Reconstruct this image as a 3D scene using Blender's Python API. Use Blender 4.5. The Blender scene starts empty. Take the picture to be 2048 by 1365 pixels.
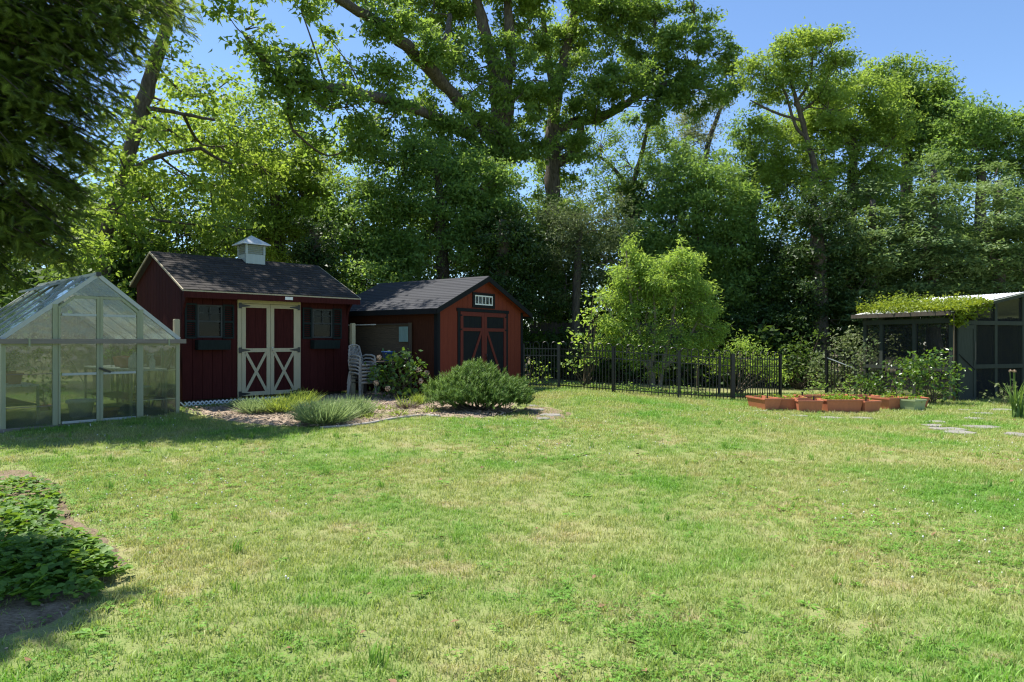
import bpy, math, random
import numpy as np
from mathutils import Vector, Matrix

# ------------------------------------------------------------------ camera, sky, sun, exposure
SC = bpy.context.scene
COL = SC.collection
EYE = 1.45
F = 1365.33
cam = bpy.data.cameras.new('camera'); cam.lens = 24.0; cam.sensor_width = 36.0
cam.clip_start = 0.05; cam.clip_end = 600
co = bpy.data.objects.new('camera', cam); COL.objects.link(co)
co.location = (0, 0, EYE); co.rotation_euler = (math.radians(90), 0, 0)
SC.camera = co

SUN_EL = math.radians(66)
SH = Vector((-0.83, 0.55)).normalized()
SUN_DIR = Vector((SH.x*math.cos(SUN_EL), SH.y*math.cos(SUN_EL), math.sin(SUN_EL)))
world = bpy.data.worlds.new('World'); SC.world = world; world.use_nodes = True
wn = world.node_tree
for n in list(wn.nodes): wn.nodes.remove(n)
sky = wn.nodes.new('ShaderNodeTexSky'); sky.sky_type = 'NISHITA'; sky.sun_disc = False
sky.sun_elevation = SUN_EL; sky.sun_rotation = math.atan2(SH.x, SH.y)
sky.air_density = 1.0; sky.dust_density = 0.15; sky.ozone_density = 6.5; sky.altitude = 10
bg = wn.nodes.new('ShaderNodeBackground'); bg.inputs['Strength'].default_value = 0.105
wo = wn.nodes.new('ShaderNodeOutputWorld')
wn.links.new(sky.outputs[0], bg.inputs[0]); wn.links.new(bg.outputs[0], wo.inputs[0])
sl = bpy.data.lights.new('sun', 'SUN'); sl.energy = 5.0; sl.angle = math.radians(0.53); sl.color = (1.0, 0.955, 0.88)
so = bpy.data.objects.new('sun', sl); COL.objects.link(so); so.location = (0, 0, 40)
so.rotation_euler = SUN_DIR.to_track_quat('Z', 'Y').to_euler()
SC.view_settings.view_transform = 'Standard'; SC.view_settings.look = 'None'
SC.view_settings.gamma = 1.0; SC.view_settings.exposure = 1.0; SC.view_settings.use_curve_mapping = False
SC.cycles.max_bounces = 8; SC.cycles.transparent_max_bounces = 24; SC.cycles.diffuse_bounces = 2
SC.cycles.transmission_bounces = 4; SC.cycles.glossy_bounces = 3
SC.cycles.caustics_reflective = False; SC.cycles.caustics_refractive = False
SC.cycles.sample_clamp_indirect = 6.0
SC.cycles.pixel_filter_type = 'BLACKMAN_HARRIS'; SC.cycles.filter_width = 1.2
SC.cycles.use_denoising = True; SC.cycles.use_adaptive_sampling = False

# ------------------------------------------------------------------ helpers
rng = np.random.default_rng(11)
random.seed(5)

def sst(t):
    t = np.clip(t, 0, 1); return t*t*(3-2*t)
def hz(x, y):
    """height of the ground: the lawn climbs a little towards the sheds"""
    z = 0.27*sst((np.asarray(y, float)-5)/9)*sst((6.5-np.asarray(x, float))/6)
    z = z + 0.012*np.sin(x*1.3+0.4)*np.sin(y*0.9+1.0)
    return z
def gp(px, py):
    """point of the ground under a pixel of the 2048 px photograph"""
    D = 8.0
    for _ in range(60):
        x = (px-1024)/F*D
        D = 0.5*D + 0.5*(EYE-float(hz(x, D)))*F/max(py-682, 8)
    return Vector(((px-1024)/F*D, D, float(hz((px-1024)/F*D, D))))
def at(px, py, Y):
    return Vector(((px-1024)/F*Y, Y, EYE+(682-py)/F*Y))

def mat(name):
    m = bpy.data.materials.new(name); m.use_nodes = True
    nt = m.node_tree
    for n in list(nt.nodes): nt.nodes.remove(n)
    out = nt.nodes.new('ShaderNodeOutputMaterial')
    return m, nt, out
def N(nt, t, **kw):
    n = nt.nodes.new(t)
    for k, v in kw.items():
        if k in n.inputs: n.inputs[k].default_value = v
        else: setattr(n, k, v)
    return n
def noise(nt, vec, scale, detail=4, rough=0.55):
    n = nt.nodes.new('ShaderNodeTexNoise'); n.inputs['Scale'].default_value = scale
    n.inputs['Detail'].default_value = detail; n.inputs['Roughness'].default_value = rough
    if vec is not None: nt.links.new(vec, n.inputs['Vector'])
    return n.outputs['Fac']
def ramp(nt, fac, stops):
    r = nt.nodes.new('ShaderNodeValToRGB'); nt.links.new(fac, r.inputs[0])
    e = r.color_ramp.elements
    while len(e) < len(stops): e.new(0.5)
    for i, (p, c) in enumerate(stops):
        e[i].position = p; e[i].color = (*c, 1) if len(c) == 3 else c
    return r.outputs[0]
def mixc(nt, fac, a, b, mode='MIX'):
    m = nt.nodes.new('ShaderNodeMix'); m.data_type = 'RGBA'; m.blend_type = mode
    for s, v in ((0, fac), (6, a), (7, b)):
        if isinstance(v, (int, float)): m.inputs[s].default_value = v
        elif isinstance(v, tuple): m.inputs[s].default_value = (*v, 1)
        else: nt.links.new(v, m.inputs[s])
    return m.outputs[2]
def bump(nt, h, strength, dist=0.01):
    b = nt.nodes.new('ShaderNodeBump'); b.inputs['Strength'].default_value = strength; b.inputs['Distance'].default_value = dist
    nt.links.new(h, b.inputs['Height']); return b.outputs[0]
def wpos(nt): return nt.nodes.new('ShaderNodeNewGeometry').outputs['Position']
def opos(nt): return nt.nodes.new('ShaderNodeTexCoord').outputs['Object']
def scaled(nt, vec, s):
    m = nt.nodes.new('ShaderNodeVectorMath'); m.operation = 'MULTIPLY'; nt.links.new(vec, m.inputs[0]); m.inputs[1].default_value = s
    return m.outputs[0]

def paint(name, c, rough=0.6, var=0.25, grain=(6, 6, 1), spec=0.35, c2=None, bumpy=0.15, metal=0.0, tone=0.0):
    """painted wood, plastic or metal: base colour, streaky wear along z, fine relief, a little tone change from piece to piece"""
    m, nt, out = mat(name)
    v = scaled(nt, opos(nt), grain)
    n1 = noise(nt, v, 4.0, 6, 0.65); n2 = noise(nt, wpos(nt), 1.7, 3)
    dark = tuple(x*(1-var) for x in c); lite = c2 or tuple(min(1, x*(1+var)) for x in c)
    col = ramp(nt, n1, [(0.3, dark), (0.72, lite)])
    col = mixc(nt, 0.35, col, ramp(nt, n2, [(0.3, tuple(x*(1-0.6*var) for x in c)), (0.7, c)]))
    if tone:
        oi = nt.nodes.new('ShaderNodeObjectInfo')
        col = mixc(nt, 1.0, col, ramp(nt, oi.outputs['Random'], [(0.0, (1-tone,)*3), (1.0, (1.0, 1.0, 1.0))]), 'MULTIPLY')
    p = N(nt, 'ShaderNodeBsdfPrincipled', Roughness=rough, Metallic=metal); p.inputs['Specular IOR Level'].default_value = spec
    nt.links.new(col, p.inputs['Base Color'])
    if bumpy: nt.links.new(bump(nt, n1, bumpy, 0.006), p.inputs['Normal'])
    nt.links.new(p.outputs[0], out.inputs[0]); return m

def leafmat(name, a, b, trans, tf=0.4, rough=0.55, pale=None, gloss=0.22):
    """leaf: colour changes from leaf to leaf and from clump to clump; light also passes through"""
    m, nt, out = mat(name)
    g = nt.nodes.new('ShaderNodeNewGeometry')
    col = ramp(nt, g.outputs['Random Per Island'], [(0.0, a), (0.85, b), (1.0, pale or tuple(min(1, x*1.25) for x in b))])
    n = noise(nt, g.outputs['Position'], 0.55, 3)
    col = mixc(nt, 0.8, col, ramp(nt, n, [(0.3, (0.62, 0.7, 0.62)), (0.7, (1.22, 1.15, 0.95))]), 'MULTIPLY')
    p = N(nt, 'ShaderNodeBsdfPrincipled', Roughness=rough); p.inputs['Specular IOR Level'].default_value = gloss
    nt.links.new(col, p.inputs['Base Color'])
    t = N(nt, 'ShaderNodeBsdfTranslucent')
    tc = mixc(nt, 1.0, ramp(nt, g.outputs['Random Per Island'], [(0.0, tuple(x*0.75 for x in trans)), (1.0, trans)]),
              ramp(nt, n, [(0.3, (0.75, 0.8, 0.75)), (0.7, (1.15, 1.1, 0.95))]), 'MULTIPLY')
    nt.links.new(tc, t.inputs[0])
    mx = nt.nodes.new('ShaderNodeMixShader'); mx.inputs[0].default_value = tf
    nt.links.new(p.outputs[0], mx.inputs[1]); nt.links.new(t.outputs[0], mx.inputs[2]); nt.links.new(mx.outputs[0], out.inputs[0])
    return m

class MB:
    def __init__(s): s.v = []; s.f = []
    def add(s, vs, fs):
        o = len(s.v); s.v += [tuple(x) for x in vs]; s.f += [tuple(i+o for i in f) for f in fs]; return s
    def box(s, x0, x1, y0, y1, z0, z1):
        return s.add([(x0,y0,z0),(x1,y0,z0),(x1,y1,z0),(x0,y1,z0),(x0,y0,z1),(x1,y0,z1),(x1,y1,z1),(x0,y1,z1)],
                     [(0,3,2,1),(4,5,6,7),(0,1,5,4),(1,2,6,5),(2,3,7,6),(3,0,4,7)])
    def bar(s, p, q, w, d, up=(0,0,1)):
        """box from p to q, w wide across, d deep along the third axis"""
        p = Vector(p); q = Vector(q); a = (q-p).normalized(); u = Vector(up)
        if abs(a.dot(u)) > 0.98: u = Vector((0,1,0))
        b = a.cross(u).normalized(); c = b.cross(a).normalized()
        vs = [p+b*(i*w/2)+c*(j*d/2) for i, j in ((-1,-1),(1,-1),(1,1),(-1,1))] + [q+b*(i*w/2)+c*(j*d/2) for i, j in ((-1,-1),(1,-1),(1,1),(-1,1))]
        return s.add(vs, [(3,2,1,0),(4,5,6,7),(0,1,5,4),(1,2,6,5),(2,3,7,6),(3,0,4,7)])
    def prism(s, poly, axis, a, b):
        """poly: 2D points; axis 'x' reads (y,z), 'y' reads (x,z), 'z' reads (x,y); extruded from a to b"""
        f = {'x': lambda p, t: (t, p[0], p[1]), 'y': lambda p, t: (p[0], t, p[1]), 'z': lambda p, t: (p[0], p[1], t)}[axis]
        n = len(poly)
        return s.add([f(p, a) for p in poly]+[f(p, b) for p in poly],
                     [tuple(range(n))[::-1], tuple(range(n, 2*n))]+[(i, (i+1) % n, n+(i+1) % n, n+i) for i in range(n)])
    def tube(s, pts, rad, n=8, caps=True):
        pts = [Vector(p) for p in pts]
        if not hasattr(rad, '__len__'): rad = [rad]*len(pts)
        ref = Vector((0.31, 0.2, 0.93)); vs = []; fs = []
        for i, p in enumerate(pts):
            t = (pts[min(i+1, len(pts)-1)]-pts[max(i-1, 0)]).normalized()
            b = t.cross(ref)
            b = b.normalized() if b.length > 1e-3 else Vector((1,0,0)); c = t.cross(b)
            for k in range(n):
                an = 2*math.pi*k/n; vs.append(p+(b*math.cos(an)+c*math.sin(an))*rad[i])
        for i in range(len(pts)-1):
            for k in range(n):
                fs.append((i*n+k, i*n+(k+1) % n, (i+1)*n+(k+1) % n, (i+1)*n+k))
        if caps: fs += [tuple(range(n))[::-1], tuple(range((len(pts)-1)*n, len(pts)*n))]
        return s.add(vs, fs)
    def lathe(s, prof, n=16, c=(0,0)):
        vs = [(c[0]+r*math.cos(2*math.pi*k/n), c[1]+r*math.sin(2*math.pi*k/n), z) for r, z in prof for k in range(n)]
        fs = [(i*n+k, i*n+(k+1) % n, (i+1)*n+(k+1) % n, (i+1)*n+k) for i in range(len(prof)-1) for k in range(n)]
        return s.add(vs, fs+[tuple(range(n))[::-1], tuple(range((len(prof)-1)*n, len(prof)*n))])
    def mesh(s, name, m=None, smooth=False):
        me = bpy.data.meshes.new(name); me.from_pydata(s.v, [], s.f)
        if smooth: me.polygons.foreach_set('use_smooth', [True]*len(me.polygons))
        me.update()
        if m: me.materials.append(m)
        return me
    def build(s, name, m=None, parent=None, smooth=False):
        return link(name, s.mesh(name, m, smooth), parent)
def link(name, me, parent=None, loc=None, rot=None):
    o = bpy.data.objects.new(name, me); COL.objects.link(o)
    if parent: o.parent = parent
    if loc is not None: o.location = loc
    if rot is not None: o.rotation_euler = rot
    return o
def np_mesh(name, V, T, m=None, smooth=False):
    me = bpy.data.meshes.new(name); V = np.asarray(V, np.float32); T = np.asarray(T, np.int32); k = T.shape[1]
    me.vertices.add(len(V)); me.vertices.foreach_set('co', V.ravel())
    me.loops.add(T.size); me.loops.foreach_set('vertex_index', T.ravel())
    me.polygons.add(len(T)); me.polygons.foreach_set('loop_start', np.arange(0, T.size, k, dtype=np.int32))
    me.polygons.foreach_set('loop_total', np.full(len(T), k, np.int32))
    if smooth: me.polygons.foreach_set('use_smooth', np.ones(len(T), bool))
    me.update(calc_edges=True)
    if m: me.materials.append(m)
    return me
def tag(o, label=None, cat=None, group=None, kind=None):
    for k, v in (('label', label), ('category', cat), ('group', group), ('kind', kind)):
        if v: o[k] = v
    return o
def thing(name, label, cat, loc=(0,0,0), rz=0, group=None):
    o = bpy.data.objects.new(name, None); COL.objects.link(o); o.empty_display_size = 0.2
    o.location = loc; o.rotation_euler = (0, 0, rz); return tag(o, label, cat, group)

def scatter(protoV, protoT, pos, R, scale):
    """copies of a small shape, one for each position, joined into one vertex and triangle list"""
    n = len(pos); k = len(protoV)
    V = np.einsum('nij,kj->nki', R, protoV)*np.asarray(scale).reshape(n, 1, 1)+pos[:, None, :]
    T = protoT[None]+np.arange(n)[:, None, None]*k
    return V.reshape(-1, 3), T.reshape(-1, 3)
def frames(nrm, ax):
    """rotation matrices with z along nrm and x as near ax as can be"""
    z = nrm/np.linalg.norm(nrm, axis=1, keepdims=True)
    x = ax-(ax*z).sum(1, keepdims=True)*z; x /= np.linalg.norm(x, axis=1, keepdims=True)+1e-9
    y = np.cross(z, x); return np.stack([x, y, z], 2)
def rdir(n):
    d = rng.normal(size=(n, 3)); return d/np.linalg.norm(d, axis=1, keepdims=True)
LEAF_V = np.array([(0,0,0),(0.45,0.30,0.06),(1.0,0,-0.06),(0.45,-0.30,0.06)]); LEAF_T = np.array([(0,2,1),(0,3,2)])
TRI_V = np.array([(0,-.27,0),(1.0,0,-.05),(0.1,.27,.05)]); TRI_T = np.array([(0,1,2)])
LANCE_V = np.array([(0,0,0),(0.4,0.14,0.05),(1.0,0,-0.14),(0.4,-0.14,0.05)])
OAK_V = np.array([(0,0,0),(0.3,0.22,0.03),(0.55,0.36,0.05),(1.0,0.0,-0.1),(0.55,-0.36,0.05),(0.3,-0.22,0.03)])
OAK_T = np.array([(0,2,1),(0,3,2),(0,4,3),(0,5,4)])

def smooth_path(pts, n=5):
    P = [Vector(p) for p in pts]; out = []
    for i in range(len(P)-1):
        a = P[max(i-1,0)]; b = P[i]; c = P[i+1]; d = P[min(i+2, len(P)-1)]
        for k in range(n):
            t = k/n
            out.append(0.5*((2*b)+(c-a)*t+(2*a-5*b+4*c-d)*t*t+(3*b-a-3*c+d)*t**3))
    out.append(P[-1]); return out

def foliage(blobs, size, dens, per, clump_r, proto='leaf', up=0.45, flat=0.6, droop=0.0, shell=0.5):
    """leaf positions gathered in clumps through a set of ellipsoids; returns vertices, triangles and clump centres"""
    Vs = []; Ts = []; off = 0; cents = []
    for c, r, dm in blobs:
        c = np.array(c); r = np.array(r)
        area = 4*math.pi*((r[0]*r[1])**1.6/3+(r[0]*r[2])**1.6/3+(r[1]*r[2])**1.6/3)**(1/1.6)
        nc = max(3, int(area*dens*dm))
        d = rdir(nc); rad = rng.uniform(shell**2.2, 1.08, nc)**(1/2.2)
        cc = c+d*r*rad[:, None]
        cc[:, 2] += rng.normal(0, 0.06, nc)*r[2]
        cents.append(cc)
        cr = clump_r*rng.uniform(0.55, 1.45, nc)
        cnt = np.maximum(4, (per*(cr/clump_r)**1.6*rng.uniform(0.6, 1.3, nc)).astype(int))
        idx = np.repeat(np.arange(nc), cnt); n = len(idx)
        o = rng.normal(size=(n, 3))*0.55; o[:, 2] *= flat
        pos = cc[idx]+o*cr[idx][:, None]
        nr = rdir(n)+np.array([0, 0, up*1.6])+d[idx]*0.35
        ax = rdir(n)+d[idx]*0.6+np.array([0, 0, -droop])
        V, T = {'tri': (TRI_V, TRI_T), 'leaf': (LEAF_V, LEAF_T), 'lance': (LANCE_V, LEAF_T), 'oak': (OAK_V, OAK_T)}[proto]
        v, t = scatter(V, T, pos, frames(nr, ax), size*rng.uniform(0.6, 1.3, n))
        Vs.append(v); Ts.append(t+off); off += len(v)
    return np.concatenate(Vs), np.concatenate(Ts), np.concatenate(cents)

def pxblobs(bl, Y, dy=0.85):
    """ellipsoids given by where they show in the photograph and how far away they stand"""
    out = []
    for b in bl:
        px, py, rx, ry = b[:4]; yy = Y+(b[4] if len(b) > 4 else 0); dm = b[5] if len(b) > 5 else 1.0
        c = at(px, py, yy); s = yy/F
        out.append(((c.x, c.y, c.z), (rx*s, max(0.4, dy*(rx+ry)/2*s), ry*s), dm))
    return out

def tree(name, label, Y, blobs, trunk, leaf_m, bark_m, size=0.17, dens=1.7, per=55, clump_r=0.5, proto='leaf', up=0.45,
         flat=0.6, droop=0.0, limbs=(), twigs=0.35, shell=0.5, group='trees of the wood', cat='tree', base=None, dy=0.85):
    """trunk and limbs: lists of (px, py, width in px[, depth shift]); blobs: see pxblobs"""
    tp = [at(t[0], t[1], Y+(t[3] if len(t) > 3 else 0)) for t in trunk]
    tr = [t[2]/2*Y/F for t in trunk]
    gz = float(hz(tp[0].x, tp[0].y))
    if tp[0].z > gz+0.05: tp.insert(0, Vector((tp[0].x, tp[0].y, gz-0.05))); tr.insert(0, tr[0]*1.25)
    root = thing(name, label, cat, (tp[0].x, tp[0].y, gz), 0, group)
    O = Vector(root.location)
    mb = MB()
    def limb(P, R, n=9):
        s = smooth_path(P, 5); rr = np.interp(np.linspace(0, len(R)-1, len(s)), range(len(R)), R)
        w = [rng.normal(0, 0.10, 3)*r for r in rr]
        s = [p-O+Vector(w[i])*(0 < i < len(s)-1) for i, p in enumerate(s)]
        mb.tube(s, list(rr*(1+rng.normal(0, 0.05, len(rr)))), n); return s
    spine = limb(tp, tr, 10)
    for L in limbs:
        P = [at(t[0], t[1], Y+(t[3] if len(t) > 3 else 0)) for t in L]
        spine = spine+limb(P, [t[2]/2*Y/F for t in L], 8)
    wb = pxblobs(blobs, Y, dy)
    if proto == 'leaf' and Y > 18.5: proto, size, per = 'tri', size*.84, per*1.9      # far crowns: finer and more leaves
    elif proto == 'oak': proto, size, per = 'tri', size*.84, per*2.7
    V, T, cc = foliage(wb, size, dens*1.12, int(per*1.4), clump_r*.76, proto, up, flat, droop, shell)
    sp = np.array([tuple(p) for p in spine])
    subs = []
    for c, r, dm in wb:
        c = np.array(c)-np.array(O)
        low = sp[(sp[:, 2] < c[2]+0.3)] if (sp[:, 2] < c[2]+0.3).any() else sp
        a = Vector(low[np.argmin(((low-c)**2).sum(1))]); b = Vector(c)
        L = (b-a).length
        if L < 0.3: subs.append(b); continue
        r0 = min(max(0.018, 0.011*L+0.012), 0.075)
        mid = a.lerp(b, 0.5)+Vector((0, 0, -0.10*L))+Vector(rng.normal(0, 0.07*L, 3))
        pts = smooth_path([a, mid, b], 4); mb.tube(pts, list(np.linspace(r0, r0*0.35, len(pts))), 6); subs += pts[3:]
    sb = np.array([tuple(p) for p in subs]) if subs else sp
    k = int(len(cc)*twigs)
    for c in cc[rng.permutation(len(cc))[:k]]:
        c = c-np.array(O); j = np.argmin(((sb-c)**2).sum(1)); a = Vector(sb[j]); b = Vector(c)
        if (b-a).length > 4: continue
        m = a.lerp(b, 0.5)+Vector(rng.normal(0, 0.12*(b-a).length, 3))
        mb.tube([a, m, b], [0.022, 0.014, 0.006], 4, False)
    mb.build('trunk', bark_m, root, True)
    link('crown', np_mesh('crown', V-np.array(O), T, leaf_m), root)
    return root

# ------------------------------------------------------------------ ground
def lawn_colour(nt, dry_a=(0.33, 0.265, 0.16), lush=(0.12, 0.20, 0.042), mid=(0.215, 0.25, 0.09), pos=None):
    p = pos or wpos(nt)
    v = scaled(nt, p, (1, 1, 0))
    patch = noise(nt, v, 0.55, 5, 0.6); dry = noise(nt, scaled(nt, v, (1.0, 1.35, 1)), 1.15, 6, 0.68)
    col = ramp(nt, patch, [(0.36, lush), (0.50, mid), (0.66, (0.29, 0.30, 0.12))])
    col = mixc(nt, ramp(nt, dry, [(0.52, (0, 0, 0)), (0.72, (0.8, 0.8, 0.8))]), col, dry_a)
    return col, v, dry
gm, nt, out = mat('lawn_ground')
col, v, dry = lawn_colour(nt)
fine = noise(nt, v, 60, 3, 0.7); f2 = noise(nt, v, 9, 4, 0.7)
col = mixc(nt, ramp(nt, f2, [(0.55, (0, 0, 0)), (0.72, (0.7, 0.7, 0.7))]), col, (0.235, 0.185, 0.105))
col = mixc(nt, 0.6, col, ramp(nt, fine, [(0.25, (0.5, 0.5, 0.5)), (0.75, (1.25, 1.25, 1.2))]), 'MULTIPLY')
# leaf litter under the trees, beyond the fence and the sheds
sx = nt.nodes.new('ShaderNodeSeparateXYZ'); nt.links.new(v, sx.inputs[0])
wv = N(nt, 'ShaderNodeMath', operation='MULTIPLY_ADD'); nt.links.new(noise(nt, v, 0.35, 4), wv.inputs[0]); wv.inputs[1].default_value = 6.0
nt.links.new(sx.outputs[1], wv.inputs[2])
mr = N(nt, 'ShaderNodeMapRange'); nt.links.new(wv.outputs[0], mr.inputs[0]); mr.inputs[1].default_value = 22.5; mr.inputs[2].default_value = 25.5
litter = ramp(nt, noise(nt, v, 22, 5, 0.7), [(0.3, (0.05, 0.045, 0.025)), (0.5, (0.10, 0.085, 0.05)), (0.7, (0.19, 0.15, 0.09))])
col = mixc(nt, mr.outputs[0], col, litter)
p = N(nt, 'ShaderNodeBsdfPrincipled', Roughness=0.9); p.inputs['Specular IOR Level'].default_value = 0.1
nt.links.new(col, p.inputs['Base Color']); nt.links.new(bump(nt, fine, 0.7, 0.02), p.inputs['Normal']); nt.links.new(p.outputs[0], out.inputs[0])
xs = np.concatenate([np.linspace(-160, -22, 16)[:-1], np.linspace(-22, 24, 150), np.linspace(24, 160, 16)[1:]])
ys = np.concatenate([np.linspace(-80, -2, 10)[:-1], np.linspace(-2, 30, 130), np.linspace(30, 320, 20)[1:]])
gx, gy = np.meshgrid(xs, ys); nx, ny = len(xs), len(ys)
gv = np.stack([gx.ravel(), gy.ravel(), hz(gx.ravel(), gy.ravel())], 1)
ii = (np.arange(ny-1)[:, None]*nx+np.arange(nx-1)[None]).ravel()
lawn = link('lawn', np_mesh('lawn', gv, np.stack([ii, ii+1, ii+nx+1, ii+nx], 1), gm, True)); tag(lawn, kind='structure')

def sheet(name, poly, dz, m, rings=7):
    """a bed of loose material laid over the ground, thickest in the middle, its rim sunk in the turf"""
    P = np.array(poly, float); n0 = len(P); Q = []
    for i in range(n0):
        a, b = P[i], P[(i+1) % n0]; k = max(2, int(np.linalg.norm(b-a)/0.12))
        for t in np.arange(k)/k: Q.append(a+(b-a)*t)
    Q = np.array(Q); c = P.mean(0); n = len(Q)
    Q = Q+rng.normal(0, 0.02, Q.shape)
    vs = []
    for r in range(rings):
        s = 1-(r/rings)**1.0
        xy = c+(Q-c)*s
        z = hz(xy[:, 0], xy[:, 1])+(-0.03 if r == 0 else dz)+(rng.normal(0, 0.006, n) if r else 0)
        vs.append(np.column_stack([xy, z]))
    vs.append(np.array([[c[0], c[1], float(hz(c[0], c[1]))+dz]])); V = np.concatenate(vs)
    T = []
    for r in range(rings-1):
        for i in range(n):
            j = (i+1) % n; T += [(r*n+i, r*n+j, (r+1)*n+j), (r*n+i, (r+1)*n+j, (r+1)*n+i)]
    for i in range(n): T.append(((rings-1)*n+i, (rings-1)*n+(i+1) % n, rings*n))
    return tag(link(name, np_mesh(name, V, np.array(T), m, True)), kind='structure')
def mulch_mat(name, c0, c1, c2):
    m, nt, out = mat(name); v = wpos(nt)
    f = noise(nt, scaled(nt, v, (1, 1.6, 1)), 30, 6, 0.75); g = noise(nt, v, 2.5, 4)
    col = ramp(nt, f, [(0.32, c0), (0.5, c1), (0.68, c2)])
    col = mixc(nt, 0.7, col, ramp(nt, g, [(0.3, (0.7, 0.68, 0.62)), (0.7, (1.15, 1.12, 1.1))]), 'MULTIPLY')
    p = N(nt, 'ShaderNodeBsdfPrincipled', Roughness=0.95); p.inputs['Specular IOR Level'].default_value = 0.1
    nt.links.new(col, p.inputs['Base Color']); nt.links.new(bump(nt, f, 1.0, 0.03), p.inputs['Normal']); nt.links.new(p.outputs[0], out.inputs[0]); return m
M_mulch = mulch_mat('straw_mulch', (0.17, 0.125, 0.09), (0.37, 0.29, 0.215), (0.55, 0.45, 0.36))
M_soil = mulch_mat('dry_soil', (0.13, 0.10, 0.065), (0.27, 0.21, 0.14), (0.40, 0.32, 0.22))
def gpoly(L): return [tuple(gp(*q)[:2]) for q in L]
BED = gpoly([(372,828),(420,840),(500,852),(580,856),(660,856),(720,851),(775,842),(830,834),(900,836),(980,838),(1040,826),(1050,800),(960,785),(870,782),(800,782),(740,785),(690,790),(600,799),(480,810),(372,818)])
sheet('planting_bed', BED, 0.03, M_mulch)
SOIL = gpoly([(-330,1400),(40,1300),(140,1262),(195,1215),(262,1165),(272,1120),(205,1062),(150,1035),(128,985),(100,950),(40,930),(-160,925)])
sheet('soil_bed', SOIL, 0.012, M_soil)
PATHP = gpoly([(1042,816),(1064,809),(1105,815),(1150,828),(1126,840),(1075,842),(1050,832)])
sheet('dirt_path', PATHP, 0.01, M_soil)

# flat stones set in the turf
M_stone, nt, out = mat('pale_flagstone')
v = wpos(nt); n1 = noise(nt, v, 7, 6, 0.65)
col = ramp(nt, n1, [(0.3, (0.14, 0.13, 0.11)), (0.7, (0.27, 0.255, 0.225))])
p = N(nt, 'ShaderNodeBsdfPrincipled', Roughness=0.85); nt.links.new(col, p.inputs['Base Color']); nt.links.new(bump(nt, n1, 0.5, 0.01), p.inputs['Normal']); nt.links.new(p.outputs[0], out.inputs[0])
STONES = []
def flagstone(px, py, wpx, depth, label, group, rz=0.0, th=0.035):
    c = gp(px, py); r = wpx/2*c.y/F; n = 9; poly = []; th *= .6
    for k in range(n):
        a = 2*math.pi*k/n+random.uniform(-0.22, 0.22); q = random.uniform(0.68, 1.12)
        q *= 1/max(abs(math.cos(a)), abs(math.sin(a)))**0.55
        poly.append((r*q*math.cos(a), depth/2*q*math.sin(a)))
    ca, sa = math.cos(rz), math.sin(rz); poly = [(x*ca-y*sa, x*sa+y*ca) for x, y in poly]
    mb = MB(); n0 = len(poly)
    lo = [(x, y, -0.03) for x, y in poly]; mid = [(x, y, th-0.008) for x, y in poly]; hi = [(x*0.96, y*0.96, th+random.uniform(-.002, .002)) for x, y in poly]
    mb.add(lo+mid+hi, [tuple(range(n0))[::-1], tuple(range(2*n0, 3*n0))]+[(r_*n0+i, r_*n0+(i+1) % n0, (r_+1)*n0+(i+1) % n0, (r_+1)*n0+i) for r_ in (0, 1) for i in range(n0)])
    o = mb.build('stepping_stone', M_stone); o.location = c; tag(o, label, 'stone', group)
    STONES.append((c.x, c.y, max(r, depth/2)))
for a in [(1872,845,42,.30,.1),(1868,852,46,.34,0),(1896,859,66,.42,.05),(1922,866,68,.5,0),(1965,855,62,.46,.1),(1965,828,44,.42,0),(2004,821,50,.42,0),(2034,870,44,.46,0),(1930,821,30,.3,0),(1946,838,42,.28,.1),(2090,858,60,.5,0)]:
    flagstone(a[0], a[1], a[2], a[3], 'pale flat stepping stone sunk in the lawn before the screened enclosure', 'stepping stones before the screened enclosure', a[4])
for a in [(1072,820,36,.34,.2),(1100,831,46,.40,.0),(1062,812,26,.24,0),(1085,838,30,.26,.3),(850,822,40,.4,.2),(868,831,34,.35,.1)]:
    flagstone(a[0], a[1], a[2], a[3], 'worn grey flagstone in bare soil beside the dwarf pine', 'flagstones beside the dwarf pine', a[4], 0.03)
for a in [(1600,832,40,.3,.0),(1660,836,60,.35,.0),(1720,836,50,.35,.1),(1520,822,36,.3,.0)]:
    flagstone(a[0], a[1], a[2], a[3], 'thin pale edging stone showing under the ring of planters', 'edging stones under the planter ring', a[4], 0.02)

# edging of the planting bed
M_edge = paint('grey_edging', (0.36, 0.33, 0.29), 0.85, 0.3)
ep = [gp(*q) for q in [(640,857),(690,854),(740,848),(775,841),(815,835),(850,832),(880,834)]]
ep = smooth_path(ep, 8); mb = MB(); mb.tube([Vector((p.x, p.y, float(hz(p.x, p.y))+0.015)) for p in ep], 0.022, 6)
tag(mb.build('bed_edging', M_edge, None, True), 'low grey edging strip curving along the front of the planting bed', 'edging')

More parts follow.
